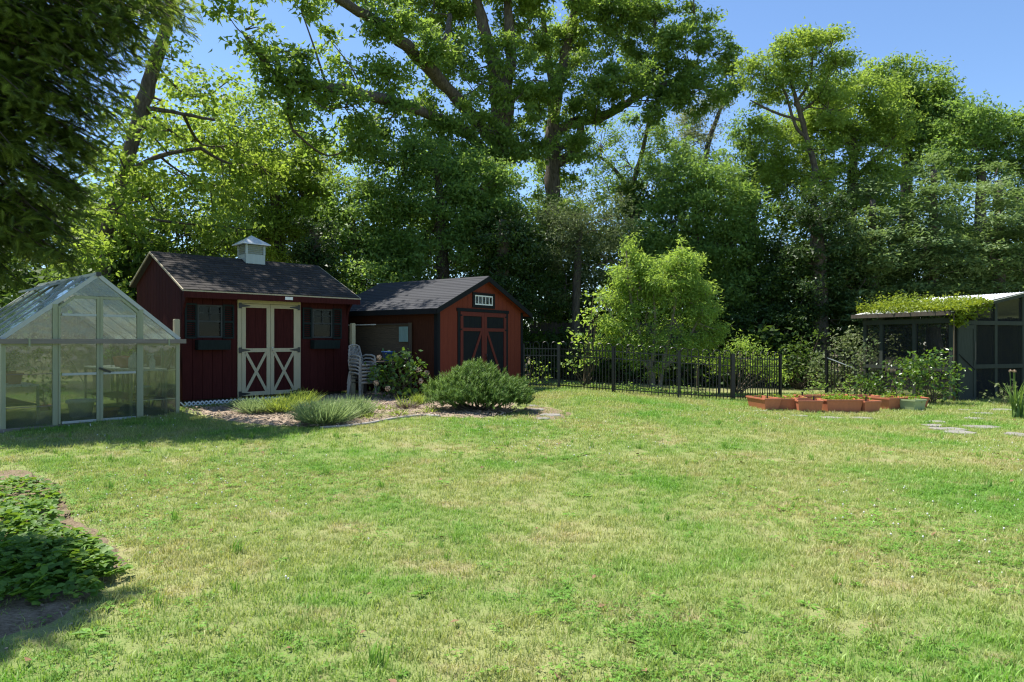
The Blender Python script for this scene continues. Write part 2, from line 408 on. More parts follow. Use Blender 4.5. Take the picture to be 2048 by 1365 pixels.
# ------------------------------------------------------------------ grass blades (stuff)
def inpoly(x, y, P):
    P = np.array(P); c = np.zeros(len(x), bool); j = len(P)-1
    for i in range(len(P)):
        xi, yi = P[i]; xj, yj = P[j]
        c ^= ((yi > y) != (yj > y)) & (x < (xj-xi)*(y-yi)/((yj-yi)+1e-12)+xi); j = i
    return c
def local_rect(o, ang, x0, x1, y0, y1):
    c, s = math.cos(ang), math.sin(ang); return [(o[0]+x*c-y*s, o[1]+x*s+y*c) for x, y in ((x0,y0),(x1,y0),(x1,y1),(x0,y1))]
S1 = (-6.67, 13.81); A1 = math.radians(45)
S2 = (-1.914, 17.53); A2 = math.radians(55.2)
GH = (-7.26, 9.7); AG = math.radians(48)
AV = (10.45, 16.2); AA = math.radians(21.7)
K1, K2 = 0.90, 0.82            # true size of the two sheds against the first survey
def kscaled(P, k): return [(x*k, y*k) for x, y in P]
def kplace(o, k):
    x, y, z = o.location; o.location = (x*k, y*k, EYE+k*(z-EYE)); o.scale = (k, k, k); return o
NOGRASS = [(BED, 0.03), (PATHP, .3), (kscaled(local_rect(S1, A1, -.1, 3.9, -.1, 3), K1), 0), (kscaled(local_rect(S2, A2, -.1, 3.9, -.1, 4), K2), 0),
           (local_rect(GH, AG, -.03, 2.5, -.03, 3.3), 0), (local_rect(AV, AA, 0, 5.4, 0, 3), 0.02), (SOIL, 0.16)]
def sample_lawn(dens_fn, y0, y1, wide=0.86):
    n = int(sum(dens_fn(y)*2*wide*y*0.1+dens_fn(y)*0.12 for y in np.arange(y0, y1, 0.1)))
    ygrid = np.linspace(y0, y1, 400); w = np.array([dens_fn(t)*(2*wide*t+1.2) for t in ygrid]); w = np.cumsum(w); w /= w[-1]
    y = np.interp(rng.random(n), w, ygrid); x = rng.uniform(-1, 1, n)*(wide*y+0.6)
    keep = np.ones(n, bool)
    for P, f in NOGRASS:
        k = inpoly(x, y, P); keep &= ~(k & (rng.random(n) > f))
    for sx_, sy_, r in STONES: keep &= ((x-sx_)/r)**2+((y-sy_)/(r*0.7))**2 > 0.8
    return x[keep], y[keep]
def tuft(nb, hmin, hmax, w, spread, lean):
    V = []; T = []
    for _ in range(nb):
        a = rng.uniform(0, 6.283); h = rng.uniform(hmin, hmax); ln = rng.uniform(0.2, 1)*lean*h; bx, by = rng.normal(0, spread, 2)
        dx, dy = math.cos(a), math.sin(a); wx, wy = -dy*w/2, dx*w/2; o = len(V)
        V += [(bx+wx, by+wy, -0.004), (bx-wx, by-wy, -0.004), (bx+dx*ln*.35+wx*.8, by+dy*ln*.35+wy*.8, h*.6), (bx+dx*ln*.35-wx*.8, by+dy*ln*.35-wy*.8, h*.6), (bx+dx*ln, by+dy*ln, h)]
        T += [(o, o+1, o+3), (o, o+3, o+2), (o+2, o+3, o+4)]
    return np.array(V), np.array(T)
def clover(nl):
    V = []; T = []
    for _ in range(nl):
        bx, by = rng.normal(0, 0.035, 2); h = rng.uniform(0.012, 0.035); a0 = rng.uniform(0, 6.28)
        for k in range(3):
            a = a0+k*2.094; d = np.array([math.cos(a), math.sin(a)]); q = np.array([-d[1], d[0]]); o = len(V); s = 0.011; t = rng.normal(0, .003)
            c = np.array([bx, by])
            for u, s2, dz in ((0, 0, 0), (.7, .6, .002), (1.15, 0, t), (.7, -.6, .002)):
                xy = c+d*s*u+q*s*s2; V.append((xy[0], xy[1], h+dz))
            T += [(o, o+1, o+2), (o, o+2, o+3)]
    return np.array(V), np.array(T)
bm_, nt, out = mat('grass_blade')
oi = nt.nodes.new('ShaderNodeObjectInfo'); g = nt.nodes.new('ShaderNodeNewGeometry')
col, v, dry = lawn_colour(nt, (0.385, 0.315, 0.185), (0.135, 0.295, 0.036), (0.24, 0.32, 0.09))
col = mixc(nt, 0.85, col, ramp(nt, g.outputs['Random Per Island'], [(0.0, (0.28, 0.36, 0.25)), (0.45, (0.85, 0.9, 0.8)), (0.8, (1.15, 1.1, 1.05)), (1.0, (1.9, 1.6, 1.9))]), 'MULTIPLY')
p = N(nt, 'ShaderNodeBsdfPrincipled', Roughness=0.5); p.inputs['Specular IOR Level'].default_value = 0.3; nt.links.new(col, p.inputs['Base Color'])
t = N(nt, 'ShaderNodeBsdfTranslucent'); nt.links.new(mixc(nt, 1.0, col, (1.2, 1.25, 0.7), 'MULTIPLY'), t.inputs[0])
mx = nt.nodes.new('ShaderNodeMixShader'); mx.inputs[0].default_value = 0.35
nt.links.new(p.outputs[0], mx.inputs[1]); nt.links.new(t.outputs[0], mx.inputs[2]); nt.links.new(mx.outputs[0], out.inputs[0])
M_clover = leafmat('clover_leaf', (0.11, 0.24, 0.035), (0.18, 0.36, 0.06), (0.26, 0.48, 0.06), 0.35, gloss=.2)
M_white = paint('white_petal', (0.75, 0.73, 0.68), 0.7, 0.1, bumpy=0)
def gn_scatter(name, pts, rotz, scale, protos, label=None, tilt=0.12):
    """one object of points; a node group stands a tuft on each"""
    coll = bpy.data.collections.new(name+'_shapes')
    for i, o in enumerate(protos): coll.objects.link(o)
    n = len(pts); me = bpy.data.meshes.new(name); me.vertices.add(n); me.vertices.foreach_set('co', np.asarray(pts, np.float32).ravel())
    rot = np.column_stack([rng.normal(0, tilt, n), rng.normal(0, tilt, n), rotz]).astype(np.float32)
    a = me.attributes.new('rot', 'FLOAT_VECTOR', 'POINT'); a.data.foreach_set('vector', rot.ravel())
    a = me.attributes.new('scl', 'FLOAT', 'POINT'); a.data.foreach_set('value', np.asarray(scale, np.float32))
    me.update(); ob = link(name, me); tag(ob, kind='stuff')
    ng = bpy.data.node_groups.new(name, 'GeometryNodeTree')
    ng.interface.new_socket('Geometry', in_out='INPUT', socket_type='NodeSocketGeometry'); ng.interface.new_socket('Geometry', in_out='OUTPUT', socket_type='NodeSocketGeometry')
    gi = ng.nodes.new('NodeGroupInput'); go = ng.nodes.new('NodeGroupOutput'); ip = ng.nodes.new('GeometryNodeInstanceOnPoints')
    ci = ng.nodes.new('GeometryNodeCollectionInfo'); ci.inputs['Collection'].default_value = coll; ci.inputs['Separate Children'].default_value = True; ci.inputs['Reset Children'].default_value = True
    ra = ng.nodes.new('GeometryNodeInputNamedAttribute'); ra.data_type = 'FLOAT_VECTOR'; ra.inputs[0].default_value = 'rot'
    sa = ng.nodes.new('GeometryNodeInputNamedAttribute'); sa.data_type = 'FLOAT'; sa.inputs[0].default_value = 'scl'
    e2r = ng.nodes.new('FunctionNodeEulerToRotation')
    L = ng.links.new
    L(gi.outputs[0], ip.inputs['Points']); L(ci.outputs[0], ip.inputs['Instance']); ip.inputs['Pick Instance'].default_value = True
    L(ra.outputs['Attribute'], e2r.inputs[0]); L(e2r.outputs[0], ip.inputs['Rotation']); L(sa.outputs['Attribute'], ip.inputs['Scale']); L(ip.outputs[0], go.inputs[0])
    md = ob.modifiers.new('scatter', 'NODES'); md.node_group = ng
    return ob
def protos(name, makers, m):
    return [bpy.data.objects.new(name, np_mesh(name, *mk, m)) for mk in makers]
x, y = sample_lawn(lambda t: 620 if t < 5 else (460 if t < 8 else 250), 2.1, 18.6)
sc = np.where(y < 6, 1.0, 1.0+(y-6)*0.07)*rng.uniform(0.55, 1.35, len(x))
gn_scatter('grass', np.column_stack([x, y, hz(x, y)]), rng.uniform(0, 6.28, len(x)), sc,
           protos('grass_tuft', [tuft(15, .010, .032, .0042, .03, 1.4) for _ in range(5)]+[tuft(13, .015, .05, .004, .022, 1.1)], bm_))
x, y = sample_lawn(lambda t: 150 if t < 8 else 60, 2.1, 15)
cm = np.sin(x*0.9+1.2)*np.sin(y*0.8+0.6*x*0.3)+0.5*np.sin(x*2.1+y*1.7) + rng.normal(0, 0.35, len(x))
k = cm > 0.35; x, y = x[k], y[k]
gn_scatter('clover_patch', np.column_stack([x, y, hz(x, y)]), rng.uniform(0, 6.28, len(x)), rng.uniform(0.5, 1.0, len(x)), protos('clover_tuft', [clover(14) for _ in range(4)], M_clover))
fm = MB(); fm.lathe([(.001, .028), (.006, .03), (.008, .036), (.005, .042), (.001, .044)], 7); fm.tube([(0,0,0),(.002,.001,.03)], .0009, 4)
fo = bpy.data.objects.new('clover_flower', fm.mesh('clover_flower', M_white, True))
x, y = sample_lawn(lambda t: 16, 4.0, 14.5); cm = np.sin(x*0.9+1.2)*np.sin(y*0.8+0.6*x*0.3)+rng.normal(0, .3, len(x))+0.15*(x > 0)
k = cm > 0.45; x, y = x[k], y[k]
gn_scatter('clover_flowers', np.column_stack([x, y, hz(x, y)]), rng.uniform(0, 6.28, len(x)), rng.uniform(0.55, 1.0, len(x)), [fo])
def rosette(nl, L):
    V = []; T = []
    for k in range(nl):
        an = rng.uniform(0, 6.283); d = np.array([math.cos(an), math.sin(an)]); q = np.array([-d[1], d[0]]); l = L*rng.uniform(.6, 1.1); w = l*.16; o = len(V); h = rng.uniform(.3, .9)*l*.4
        for u, s2, z in ((.05, 0, .004), (.5, w, h*.8), (1.0, 0, h*.5), (.5, -w, h*.8)): V.append((*(d*l*u+q*s2), z))
        T += [(o, o+1, o+2), (o, o+2, o+3)]
    return np.array(V), np.array(T)
x, y = sample_lawn(lambda t: 2.2, 2.3, 14)
gn_scatter('lawn_weeds', np.column_stack([x, y, hz(x, y)+.006]), rng.uniform(0, 6.28, len(x)), rng.uniform(.6, 1.3, len(x)), protos('weed_rosette', [rosette(9, .075), rosette(7, .06), tuft(26, .04, .09, .005, .02, .8)], M_clover))
x, y = sample_lawn(lambda t: 1.6, 2.3, 15)
fl = np.array([(-.02, -.004, .012), (0, .014, .018), (.024, .0, .014), (0, -.014, .016)])
gn_scatter('fallen_leaves', np.column_stack([x, y, hz(x, y)+.012]), rng.uniform(0, 6.28, len(x)), rng.uniform(.6, 1.4, len(x)), protos('fallen_leaf', [(fl, np.array([(0, 2, 1), (0, 3, 2)]))], paint('dead_leaf', (0.20, 0.12, 0.06), .9, .3, bumpy=0)), tilt=.35)
# litter of straw and chips on the beds
ch = MB(); ch.bar((-.03, 0, .004), (.03, .004, .008), .008, .003)
ch2 = MB(); ch2.bar((-.014, 0, .006), (.016, .0, .01), .018, .006)
M_chip = paint('straw_chip', (0.42, 0.33, 0.24), 0.9, 0.4, tone=0.4)
bx, by = np.array(BED).T; n = 9000; x = rng.uniform(bx.min(), bx.max(), n); y = rng.uniform(by.min(), by.max(), n); k = inpoly(x, y, BED)
sx_, sy_ = np.array(SOIL).T; x2 = rng.uniform(sx_.min(), sx_.max(), 2500); y2 = rng.uniform(max(2.0, sy_.min()), sy_.max(), 2500); k2 = inpoly(x2, y2, SOIL)
x = np.concatenate([x[k], x2[k2]]); y = np.concatenate([y[k], y2[k2]])
gn_scatter('mulch_chips', np.column_stack([x, y, hz(x, y)+np.where(y > 8.5, 0.032, 0.014)]), rng.uniform(0, 6.28, len(x)), rng.uniform(0.5, 1.5, len(x))*np.where(y > 8.5, 1.0, .45),
           [bpy.data.objects.new('straw_chip', ch.mesh('straw_chip', M_chip)), bpy.data.objects.new('wood_chip', ch2.mesh('wood_chip', M_chip))], tilt=0.3)

# ------------------------------------------------------------------ materials of the built things
M_barn = paint('barn_red_board', (0.058, 0.014, 0.013), 0.8, 0.4, (9, 9, 0.8), 0.08, tone=0.22)
M_cream = paint('cream_paint', (0.42, 0.375, 0.245), 0.6, 0.12, (8, 8, 1))
M_shut = paint('dark_green_paint', (0.014, 0.022, 0.022), 0.7, 0.3, spec=0.1)
M_shingle = paint('brown_shingle', (0.060, 0.054, 0.050), 0.95, 0.3, (30, 30, 30), 0.12, bumpy=0.5, tone=0.35)
M_shingle2 = paint('charcoal_shingle', (0.062, 0.063, 0.068), 0.92, 0.3, (30, 30, 30), 0.15, bumpy=0.5, tone=0.15)
M_trimtan = paint('tan_edge', (0.42, 0.36, 0.24), 0.7, 0.2)
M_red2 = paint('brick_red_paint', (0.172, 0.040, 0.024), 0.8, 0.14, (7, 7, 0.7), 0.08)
M_red2d = paint('dull_red_paint', (0.135, 0.034, 0.026), 0.8, 0.15, (7, 7, 0.7), 0.08)
M_char = paint('charcoal_paint', (0.012, 0.014, 0.016), 0.75, 0.2, spec=0.12)
M_black = paint('black_metal', (0.010, 0.010, 0.011), 0.38, 0.2, bumpy=0, spec=0.5)
M_alu = paint('pale_aluminium', (0.30, 0.32, 0.20), 0.5, 0.14, (6, 6, 1), 0.4)
M_alub = paint('bright_aluminium', (0.40, 0.43, 0.41), 0.4, 0.1, spec=0.5, bumpy=0.05)
M_oldwood = paint('weathered_wood', (0.10, 0.085, 0.068), 0.9, 0.4, (12, 12, 0.9), 0.1, bumpy=0.5, tone=0.35)
M_gutter = paint('brown_grey_bar', (0.22, 0.19, 0.16), 0.7, 0.25, (1, 8, 8))
M_galv = paint('galvanised_sheet', (0.62, 0.64, 0.66), 0.38, 0.22, (3, 3, 3), 0.5, metal=0.35)
M_whitepaint = paint('white_paint', (0.74, 0.75, 0.73), 0.55, 0.1, (5, 5, 1))
M_cupola = paint('grey_white_paint', (0.42, 0.47, 0.455), 0.6, 0.12, (6, 6, 1))
M_resin = paint('taupe_resin', (0.33, 0.305, 0.265), 0.5, 0.12, (4, 4, 4), 0.4, bumpy=0.05)
M_terra = paint('terracotta_plastic', (0.50, 0.17, 0.09), 0.55, 0.14, (4, 4, 2), 0.35, bumpy=0.06)
M_green = paint('sage_plastic', (0.33, 0.39, 0.20), 0.5, 0.1, (4, 4, 2), 0.35, bumpy=0.05)
M_pot = mulch_mat('potting_soil', (0.07, 0.045, 0.03), (0.17, 0.11, 0.075), (0.32, 0.23, 0.16))
M_avi = paint('grey_green_paint', (0.050, 0.058, 0.049), 0.8, 0.25, (7, 7, 0.9), 0.08)
M_concrete = paint('concrete', (0.33, 0.32, 0.30), 0.9, 0.2)
m, nt, out = mat('window_glass'); M_glass = m
gl = N(nt, 'ShaderNodeBsdfGlossy', Roughness=0.02); gl.inputs[0].default_value = (0.8, 0.85, 0.85, 1)
tr = N(nt, 'ShaderNodeBsdfTransparent'); tr.inputs[0].default_value = (0.55, 0.6, 0.58, 1)
lw = N(nt, 'ShaderNodeLayerWeight', Blend=.5); fr = N(nt, 'ShaderNodeMath', operation='POWER'); nt.links.new(lw.outputs['Facing'], fr.inputs[0]); fr.inputs[1].default_value = 4.0; mx = nt.nodes.new('ShaderNodeMixShader')
ad = N(nt, 'ShaderNodeMath', operation='ADD'); nt.links.new(fr.outputs[0], ad.inputs[0]); ad.inputs[1].default_value = 0.012
nt.links.new(ad.outputs[0], mx.inputs[0]); nt.links.new(tr.outputs[0], mx.inputs[1]); nt.links.new(gl.outputs[0], mx.inputs[2]); nt.links.new(mx.outputs[0], out.inputs[0])
def pane_mat(name, haze, tint, hazec, ridged=False):
    """greenhouse sheet: see-through, dusty, reflecting at a slant"""
    m, nt, out = mat(name)
    gl = N(nt, 'ShaderNodeBsdfGlossy', Roughness=0.06); gl.inputs[0].default_value = (0.9, 0.95, 0.95, 1)
    tr = N(nt, 'ShaderNodeBsdfTransparent'); tr.inputs[0].default_value = (*tint, 1)
    di = N(nt, 'ShaderNodeBsdfDiffuse'); di.inputs[0].default_value = (*hazec, 1)
    tl = N(nt, 'ShaderNodeBsdfTranslucent'); tl.inputs[0].default_value = (*hazec, 1)
    ds = nt.nodes.new('ShaderNodeMixShader'); ds.inputs[0].default_value = 0.5; nt.links.new(di.outputs[0], ds.inputs[1]); nt.links.new(tl.outputs[0], ds.inputs[2])
    v = scaled(nt, opos(nt), (2, 2, 0.6)); dirt = noise(nt, v, 1.6, 6, 0.65)
    a = nt.nodes.new('ShaderNodeMixShader'); nt.links.new(ramp(nt, dirt, [(0.35, (haze*0.45,)*3), (0.75, (min(1, haze*1.5),)*3)]), a.inputs[0])
    nt.links.new(tr.outputs[0], a.inputs[1]); nt.links.new(ds.outputs[0], a.inputs[2])
    lw = N(nt, 'ShaderNodeLayerWeight', Blend=.5); fr = N(nt, 'ShaderNodeMath', operation='MULTIPLY_ADD'); pw_ = N(nt, 'ShaderNodeMath', operation='POWER'); nt.links.new(lw.outputs['Facing'], pw_.inputs[0]); pw_.inputs[1].default_value = 3.5; nt.links.new(pw_.outputs[0], fr.inputs[0]); fr.inputs[1].default_value = .7; fr.inputs[2].default_value = .05; b = nt.nodes.new('ShaderNodeMixShader')
    w = noise(nt, opos(nt), 3.0, 2); bp = bump(nt, w, 0.10, 0.05)
    nt.links.new(bp, gl.inputs['Normal'])
    nt.links.new(fr.outputs[0], b.inputs[0]); nt.links.new(a.outputs[0], b.inputs[1]); nt.links.new(gl.outputs[0], b.inputs[2]); nt.links.new(b.outputs[0], out.inputs[0])
    return m
M_pane = pane_mat('clear_sheet', 0.17, (0.76, 0.79, 0.74), (0.40, 0.41, 0.36))
M_twin = pane_mat('twin_wall_sheet', 0.5, (0.7, 0.76, 0.74), (0.60, 0.64, 0.62))
m, nt, out = mat('fly_screen'); M_screen = m
di = N(nt, 'ShaderNodeBsdfDiffuse'); di.inputs[0].default_value = (0.035, 0.037, 0.037, 1); tr = N(nt, 'ShaderNodeBsdfTransparent')
mx = nt.nodes.new('ShaderNodeMixShader'); mx.inputs[0].default_value = 0.38
nt.links.new(tr.outputs[0], mx.inputs[1]); nt.links.new(di.outputs[0], mx.inputs[2]); nt.links.new(mx.outputs[0], out.inputs[0])
m, nt, out = mat('plywood'); M_ply = m
v = scaled(nt, opos(nt), (1, 1.0, 3.2)); wv = N(nt, 'ShaderNodeTexWave', Scale=3.0, Distortion=9.0, Detail=4.0); wv.bands_direction = 'Z'; nt.links.new(v, wv.inputs['Vector'])
p = N(nt, 'ShaderNodeBsdfPrincipled', Roughness=0.85); nt.links.new(ramp(nt, wv.outputs[1], [(0.2, (0.055, 0.038, 0.022)), (0.8, (0.105, 0.075, 0.042))]), p.inputs['Base Color']); nt.links.new(p.outputs[0], out.inputs[0])
m, nt, out = mat('bark'); M_bark = m
v = scaled(nt, wpos(nt), (7, 7, 1.6)); n1 = noise(nt, v, 2.2, 7, 0.7)
p = N(nt, 'ShaderNodeBsdfPrincipled', Roughness=0.95); p.inputs['Specular IOR Level'].default_value = 0.1
nt.links.new(ramp(nt, n1, [(0.3, (0.045, 0.037, 0.028)), (0.7, (0.17, 0.145, 0.115))]), p.inputs['Base Color']); nt.links.new(bump(nt, n1, 1.0, 0.05), p.inputs['Normal']); nt.links.new(p.outputs[0], out.inputs[0])
M_palebark = paint('pale_bark', (0.24, 0.20, 0.155), 0.9, 0.35, (3, 3, 1), 0.1, bumpy=0.5)
M_stem = paint('brown_stem', (0.12, 0.09, 0.055), 0.85, 0.3)

# ------------------------------------------------------------------ red board shed with cupola
zg = 0.106
shed = thing('garden_shed', 'dark red board shed with cream barn doors, shutters and a louvred cupola', 'shed', (S1[0], S1[1], zg), A1); kplace(shed, K1)
W1, D1 = 3.83, 2.9; YR = 1.63; ze = 2.47-zg; zr = 3.39-zg; sl1 = (zr-ze)/(YR+0.35); zb = 0.25-zg
ybk = 3.02
def rz1(y): return (ze+(y+0.35)*sl1 if y <= YR else zr-(y-YR)*sl1)-0.05
WIN = [(0.29, 0.80), (2.87, 3.39)]; wz0, wz1 = 1.52-zg, 2.20-zg; DX0, DX1 = 1.12, 2.57; dz0, dz1 = 0.24-zg, 2.26-zg
zt = rz1(0.0)
wall = MB()
xsplit = [0, WIN[0][0], WIN[0][1], WIN[1][0], WIN[1][1], W1]
for i in range(5):
    if i in (1, 3): wall.box(xsplit[i], xsplit[i+1], .02, .06, zb, wz0); wall.box(xsplit[i], xsplit[i+1], .02, .06, wz1, zt)
    else: wall.box(xsplit[i], xsplit[i+1], .02, .06, zb, zt)
gpoly1 = [(0.06, zb), (D1, zb), (D1, rz1(D1)), (YR, rz1(YR)), (0.06, rz1(0.06))]
wall.prism(gpoly1, 'x', 0.02, 0.06); wall.prism(gpoly1, 'x', W1-0.06, W1-0.02)
wall.box(0.06, W1-0.06, D1-0.04, D1-0.002, zb, rz1(D1)); wall.box(0.06, W1-0.06, 0.06, D1-.04, zb, zb+0.04)
wallo = wall.build('wall', M_barn, shed)
nb = 19; bw = W1/nb
for i in range(nb):
    x0, x1 = i*bw+0.004, (i+1)*bw-0.004; segs = [(zb, zt)]
    for a, b in WIN:
        if x1 > a and x0 < b:
            if x0 < a-0.03: MB().box(x0, a, 0, .0195, wz0, wz1).build('board', M_barn, wallo)
            if x1 > b+0.03: MB().box(b, x1, 0, .0195, wz0, wz1).build('board', M_barn, wallo)
            segs = [(zb, wz0), (wz1, zt)]
    for s in segs: MB().box(x0, x1, 0, .0195, s[0], s[1]).build('board', M_barn, wallo)
nb = 15; bw = D1/nb
for side in (0, 1):
    for i in range(nb):
        y0, y1 = i*bw+0.004, (i+1)*bw-0.004
        pl = [(y0, zb), (y1, zb), (y1, rz1(y1))]+([(YR, rz1(YR))] if y0 < YR < y1 else [])+[(y0, rz1(y0))]
        MB().prism(pl, 'x', 0 if side == 0 else W1-0.0195, 0.0195 if side == 0 else W1).build('board', M_barn, wallo)
# flared gable ends that carry the front overhang
for x0 in (0.0, W1-0.05):
    pl = [(-0.001, zt-0.62)]+[(-0.30*(t**2.2), zt-0.62+0.44*t) for t in np.linspace(.15, 1, 8)]+[(-0.33, ze-0.06), (-0.33, ze-0.05), (-0.001, zt-.002)]
    MB().prism(pl, 'x', x0, x0+0.05).build('bracket', M_barn, shed)
# roof
roof = MB()
roof.prism([(-0.35, ze), (YR, zr), (ybk, zr-(ybk-YR)*sl1), (ybk, zr-(ybk-YR)*sl1-0.05), (YR, zr-0.05), (-0.35, ze-0.05)], 'x', -0.10, W1+0.10)
roofo = roof.build('roof', M_shingle, shed)
MB().box(-0.10, W1+0.10, -0.372, -0.352, ze-0.155, ze-0.032).build('fascia', M_barn, roofo)
MB().box(-0.115, W1+0.115, -0.378, -0.35, ze-0.03, ze-0.004).build('eave_trim', M_trimtan, roofo)
for x0 in (-0.122, W1+0.102):
    MB().prism([(-0.36, ze+.008), (YR, zr+.01), (ybk, zr-(ybk-YR)*sl1+.008), (ybk, zr-(ybk-YR)*sl1-0.03), (YR, zr-0.03), (-0.36, ze-0.03)], 'x', x0, x0+0.02).build('rake_trim', M_trimtan, roofo)
ang = math.atan(sl1); SLEN = math.hypot(YR+.35, zr-ze); EXP = 0.143; rows = int(SLEN/EXP)
tabm = {}
def tab_mesh(L, key, m, h=0.165, t=0.011):
    if key not in tabm:
        b = MB(); b.add([(0,0,0),(L,0,0),(L,h,0),(0,h,0),(0,0,t),(L,0,t),(L,h,.003),(0,h,.003)], [(0,3,2,1),(4,5,6,7),(0,1,5,4),(1,2,6,5),(2,3,7,6),(3,0,4,7)])
        tabm[key] = b.mesh('shingle', m)
    return tabm[key]
for r in range(rows+1):
    v0 = r*EXP; L = 0.338; x = -0.10+(0 if r % 2 == 0 else -L/2)
    while x < W1+0.10:
        a = max(x, -0.10); b = min(x+L-0.006, W1+0.10); x += L
        if b-a < 0.04: continue
        ln = round(b-a, 2); h = min(0.165, SLEN-v0+0.01)
        o = link('shingle', tab_mesh(ln, (ln, round(h, 2), 1), M_shingle, h), roofo, (a, -0.35+v0*math.cos(ang)-0.003*0, ze+v0*math.sin(ang)+0.004+random.uniform(0, .004)), (ang-0.012+random.uniform(-.012, .006), 0, random.uniform(-.004, .004)))
k = 14; cl = (W1+0.2)/k
for i in range(k):
    b = MB(); x0 = -0.10+i*cl; b.prism([(YR-.12, zr-.12*sl1+.014), (YR, zr+.024), (YR+.12, zr-.12*sl1+.014), (YR+.12, zr-.12*sl1+.004), (YR-.12, zr-.12*sl1+.004)], 'x', x0, x0+cl-.006)
    b.build('ridge_cap', M_shingle, roofo)
MB().box(2.02, 2.20, -0.382, -0.373, ze-0.115, ze-0.05).build('number_plate', M_whitepaint, shed)
# doors
cas = MB(); cas.box(DX0-.0, DX0+.085, -.028, -.001, dz0, dz1); cas.box(DX1-.085, DX1, -.028, -.001, dz0, dz1)
cas.box(DX0, DX1, -.028, -.001, dz1+.001, dz1+.07)
cas.prism([(DX0-.05, dz1+.155), (DX1+.05, dz1+.155), (DX1+.0, dz1+.071), (DX0-.0, dz1+.071)], 'y', -.06, -.001)
cas.build('door_casing', M_cream, shed)
for side in (0, 1):
    a, b = (DX0+.088, (DX0+DX1)/2-.004) if side == 0 else ((DX0+DX1)/2+.004, DX1-.088)
    z0, z1 = dz0+.03, dz1-.006; zm = 1.25-zg; s = 0.082
    pl = MB(); pn = 4; pw = (b-a)/pn
    d = thing('door', None, None); d.parent = shed
    for i in range(pn): MB().box(a+i*pw+.002, a+(i+1)*pw-.002, -.020, -.001, z0, z1).build('plank', M_barn, d)
    st = MB(); st.box(a, a+s, -.04, -.0205, z0, z1); st.box(b-s, b, -.04, -.0205, z0, z1)
    for q0, q1 in ((z0, z0+s), (zm-s/2, zm+s/2), (z1-s, z1)): st.box(a+s, b-s, -.0395, -.0205, q0, q1)
    st.build('frame', M_cream, d)
    br = MB(); br.bar((a+s, -.030, z0+s), (b-s, -.030, zm-s/2), .06, .017, (0, 1, 0)); br.build('brace', M_cream, d)
    br = MB(); br.bar((b-s, -.031, z0+s), (a+s, -.031, zm-s/2), .06, .018, (0, 1, 0)); br.build('brace', M_cream, d)
    for hzz in (z0+.04, zm, z1-.045):
        x0 = a-.07 if side == 0 else b+.07; sg = 1 if side == 0 else -1
        h = MB(); h.box(min(x0, x0+sg*.06), max(x0, x0+sg*.06), -.046, -.041, hzz-.06, hzz+.06)
        tri = [(x0+sg*.062, hzz-.035), (x0+sg*.25, hzz-.008), (x0+sg*.25, hzz+.008), (x0+sg*.062, hzz+.035)]
        h.prism(tri if sg > 0 else tri[::-1], 'y', -.046, -.041); h.build('hinge', M_black, d)
    if side == 1: MB().tube([(a+.03, -.045, zm-.02), (a+.03, -.085, zm-.01), (a+.03, -.085, zm+.05), (a+.03, -.045, zm+.06)], .009, 6).build('handle', M_galv, d, True)
# windows, shutters, flower boxes
for a, b in WIN:
    w = thing('window', None, None); w.parent = shed
    f = MB(); t = .035
    f.box(a, a+t, -.02, .03, wz0, wz1); f.box(b-t, b, -.02, .03, wz0, wz1); f.box(a+t, b-t, -.02, .03, wz0, wz0+t); f.box(a+t, b-t, -.02, .03, wz1-t, wz1)
    zm = (wz0+wz1)/2; f.box(a+t, b-t, -.012, .03, zm-.016, zm+.016)
    f.build('frame', paint('grey_sash', (0.055, 0.06, 0.058), 0.6, 0.15, spec=.1) if 'grey_sash' not in bpy.data.materials else bpy.data.materials['grey_sash'], w)
    MB().box((a+b)/2-.009, (a+b)/2+.009, -.008, .012, zm+.017, wz1-t).build('muntin', bpy.data.materials['grey_sash'], w)
    MB().box(a+t, b-t, -.008, .012, (zm+wz1)/2-.012, (zm+wz1)/2+.006).build('muntin', bpy.data.materials['grey_sash'], w)
    MB().box(a+t, b-t, .014, .018, wz0+t, zm-.016).build('pane', M_glass, w); MB().box(a+t, b-t, .014, .018, zm+.016, wz1-t).build('pane', M_glass, w)
    for c0, c1 in ((a-.245, a-.01), (b+.01, b+.245)):
        s = thing('shutter', None, None); s.parent = shed
        f = MB(); f.box(c0, c0+.035, -.032, -.001, wz0-.02, wz1+.02); f.box(c1-.035, c1, -.032, -.001, wz0-.02, wz1+.02)
        for q in (wz0-.02, (wz0+wz1)/2-.02, wz1-.02): f.box(c0+.035, c1-.035, -.032, -.001, q, q+.04)
        f.build('frame', M_shut, s)
        sm = MB(); sm.bar((0, 0, 0), (c1-c0-.07, 0, 0), .03, .006, (0, .55, .83)); sme = sm.mesh('slat', M_shut)
        for q in np.arange(wz0+.04, wz1-.03, .045):
            if abs(q-(wz0+wz1)/2) > .03: link('slat', sme, s, (c0+.035, -.016, q))
    bx = MB(); x0, x1 = a-.03, b+.10; zt0, zt1 = 1.27-zg, 1.47-zg
    bx.prism([(-.20, zt1), (-.185, zt1), (-.155, zt0+.015), (-.02, zt0+.015), (-.02, zt1), (-.001, zt1), (-.001, zt0), (-.165, zt0)], 'x', x0, x1)
    bx.prism([(-.195, zt1-.002), (-.16, zt0+.002), (-.003, zt0+.002), (-.003, zt1-.002)], 'x', x0-.012, x0-.0005); bx.prism([(-.195, zt1-.002), (-.16, zt0+.002), (-.003, zt0+.002), (-.003, zt1-.002)], 'x', x1+.0005, x1+.012)
    bo = bx.build('window_box', M_shut, shed); MB().box(x0+.005, x1-.005, -.178, -.022, zt1-.06, zt1-.035).build('soil', M_pot, bo)
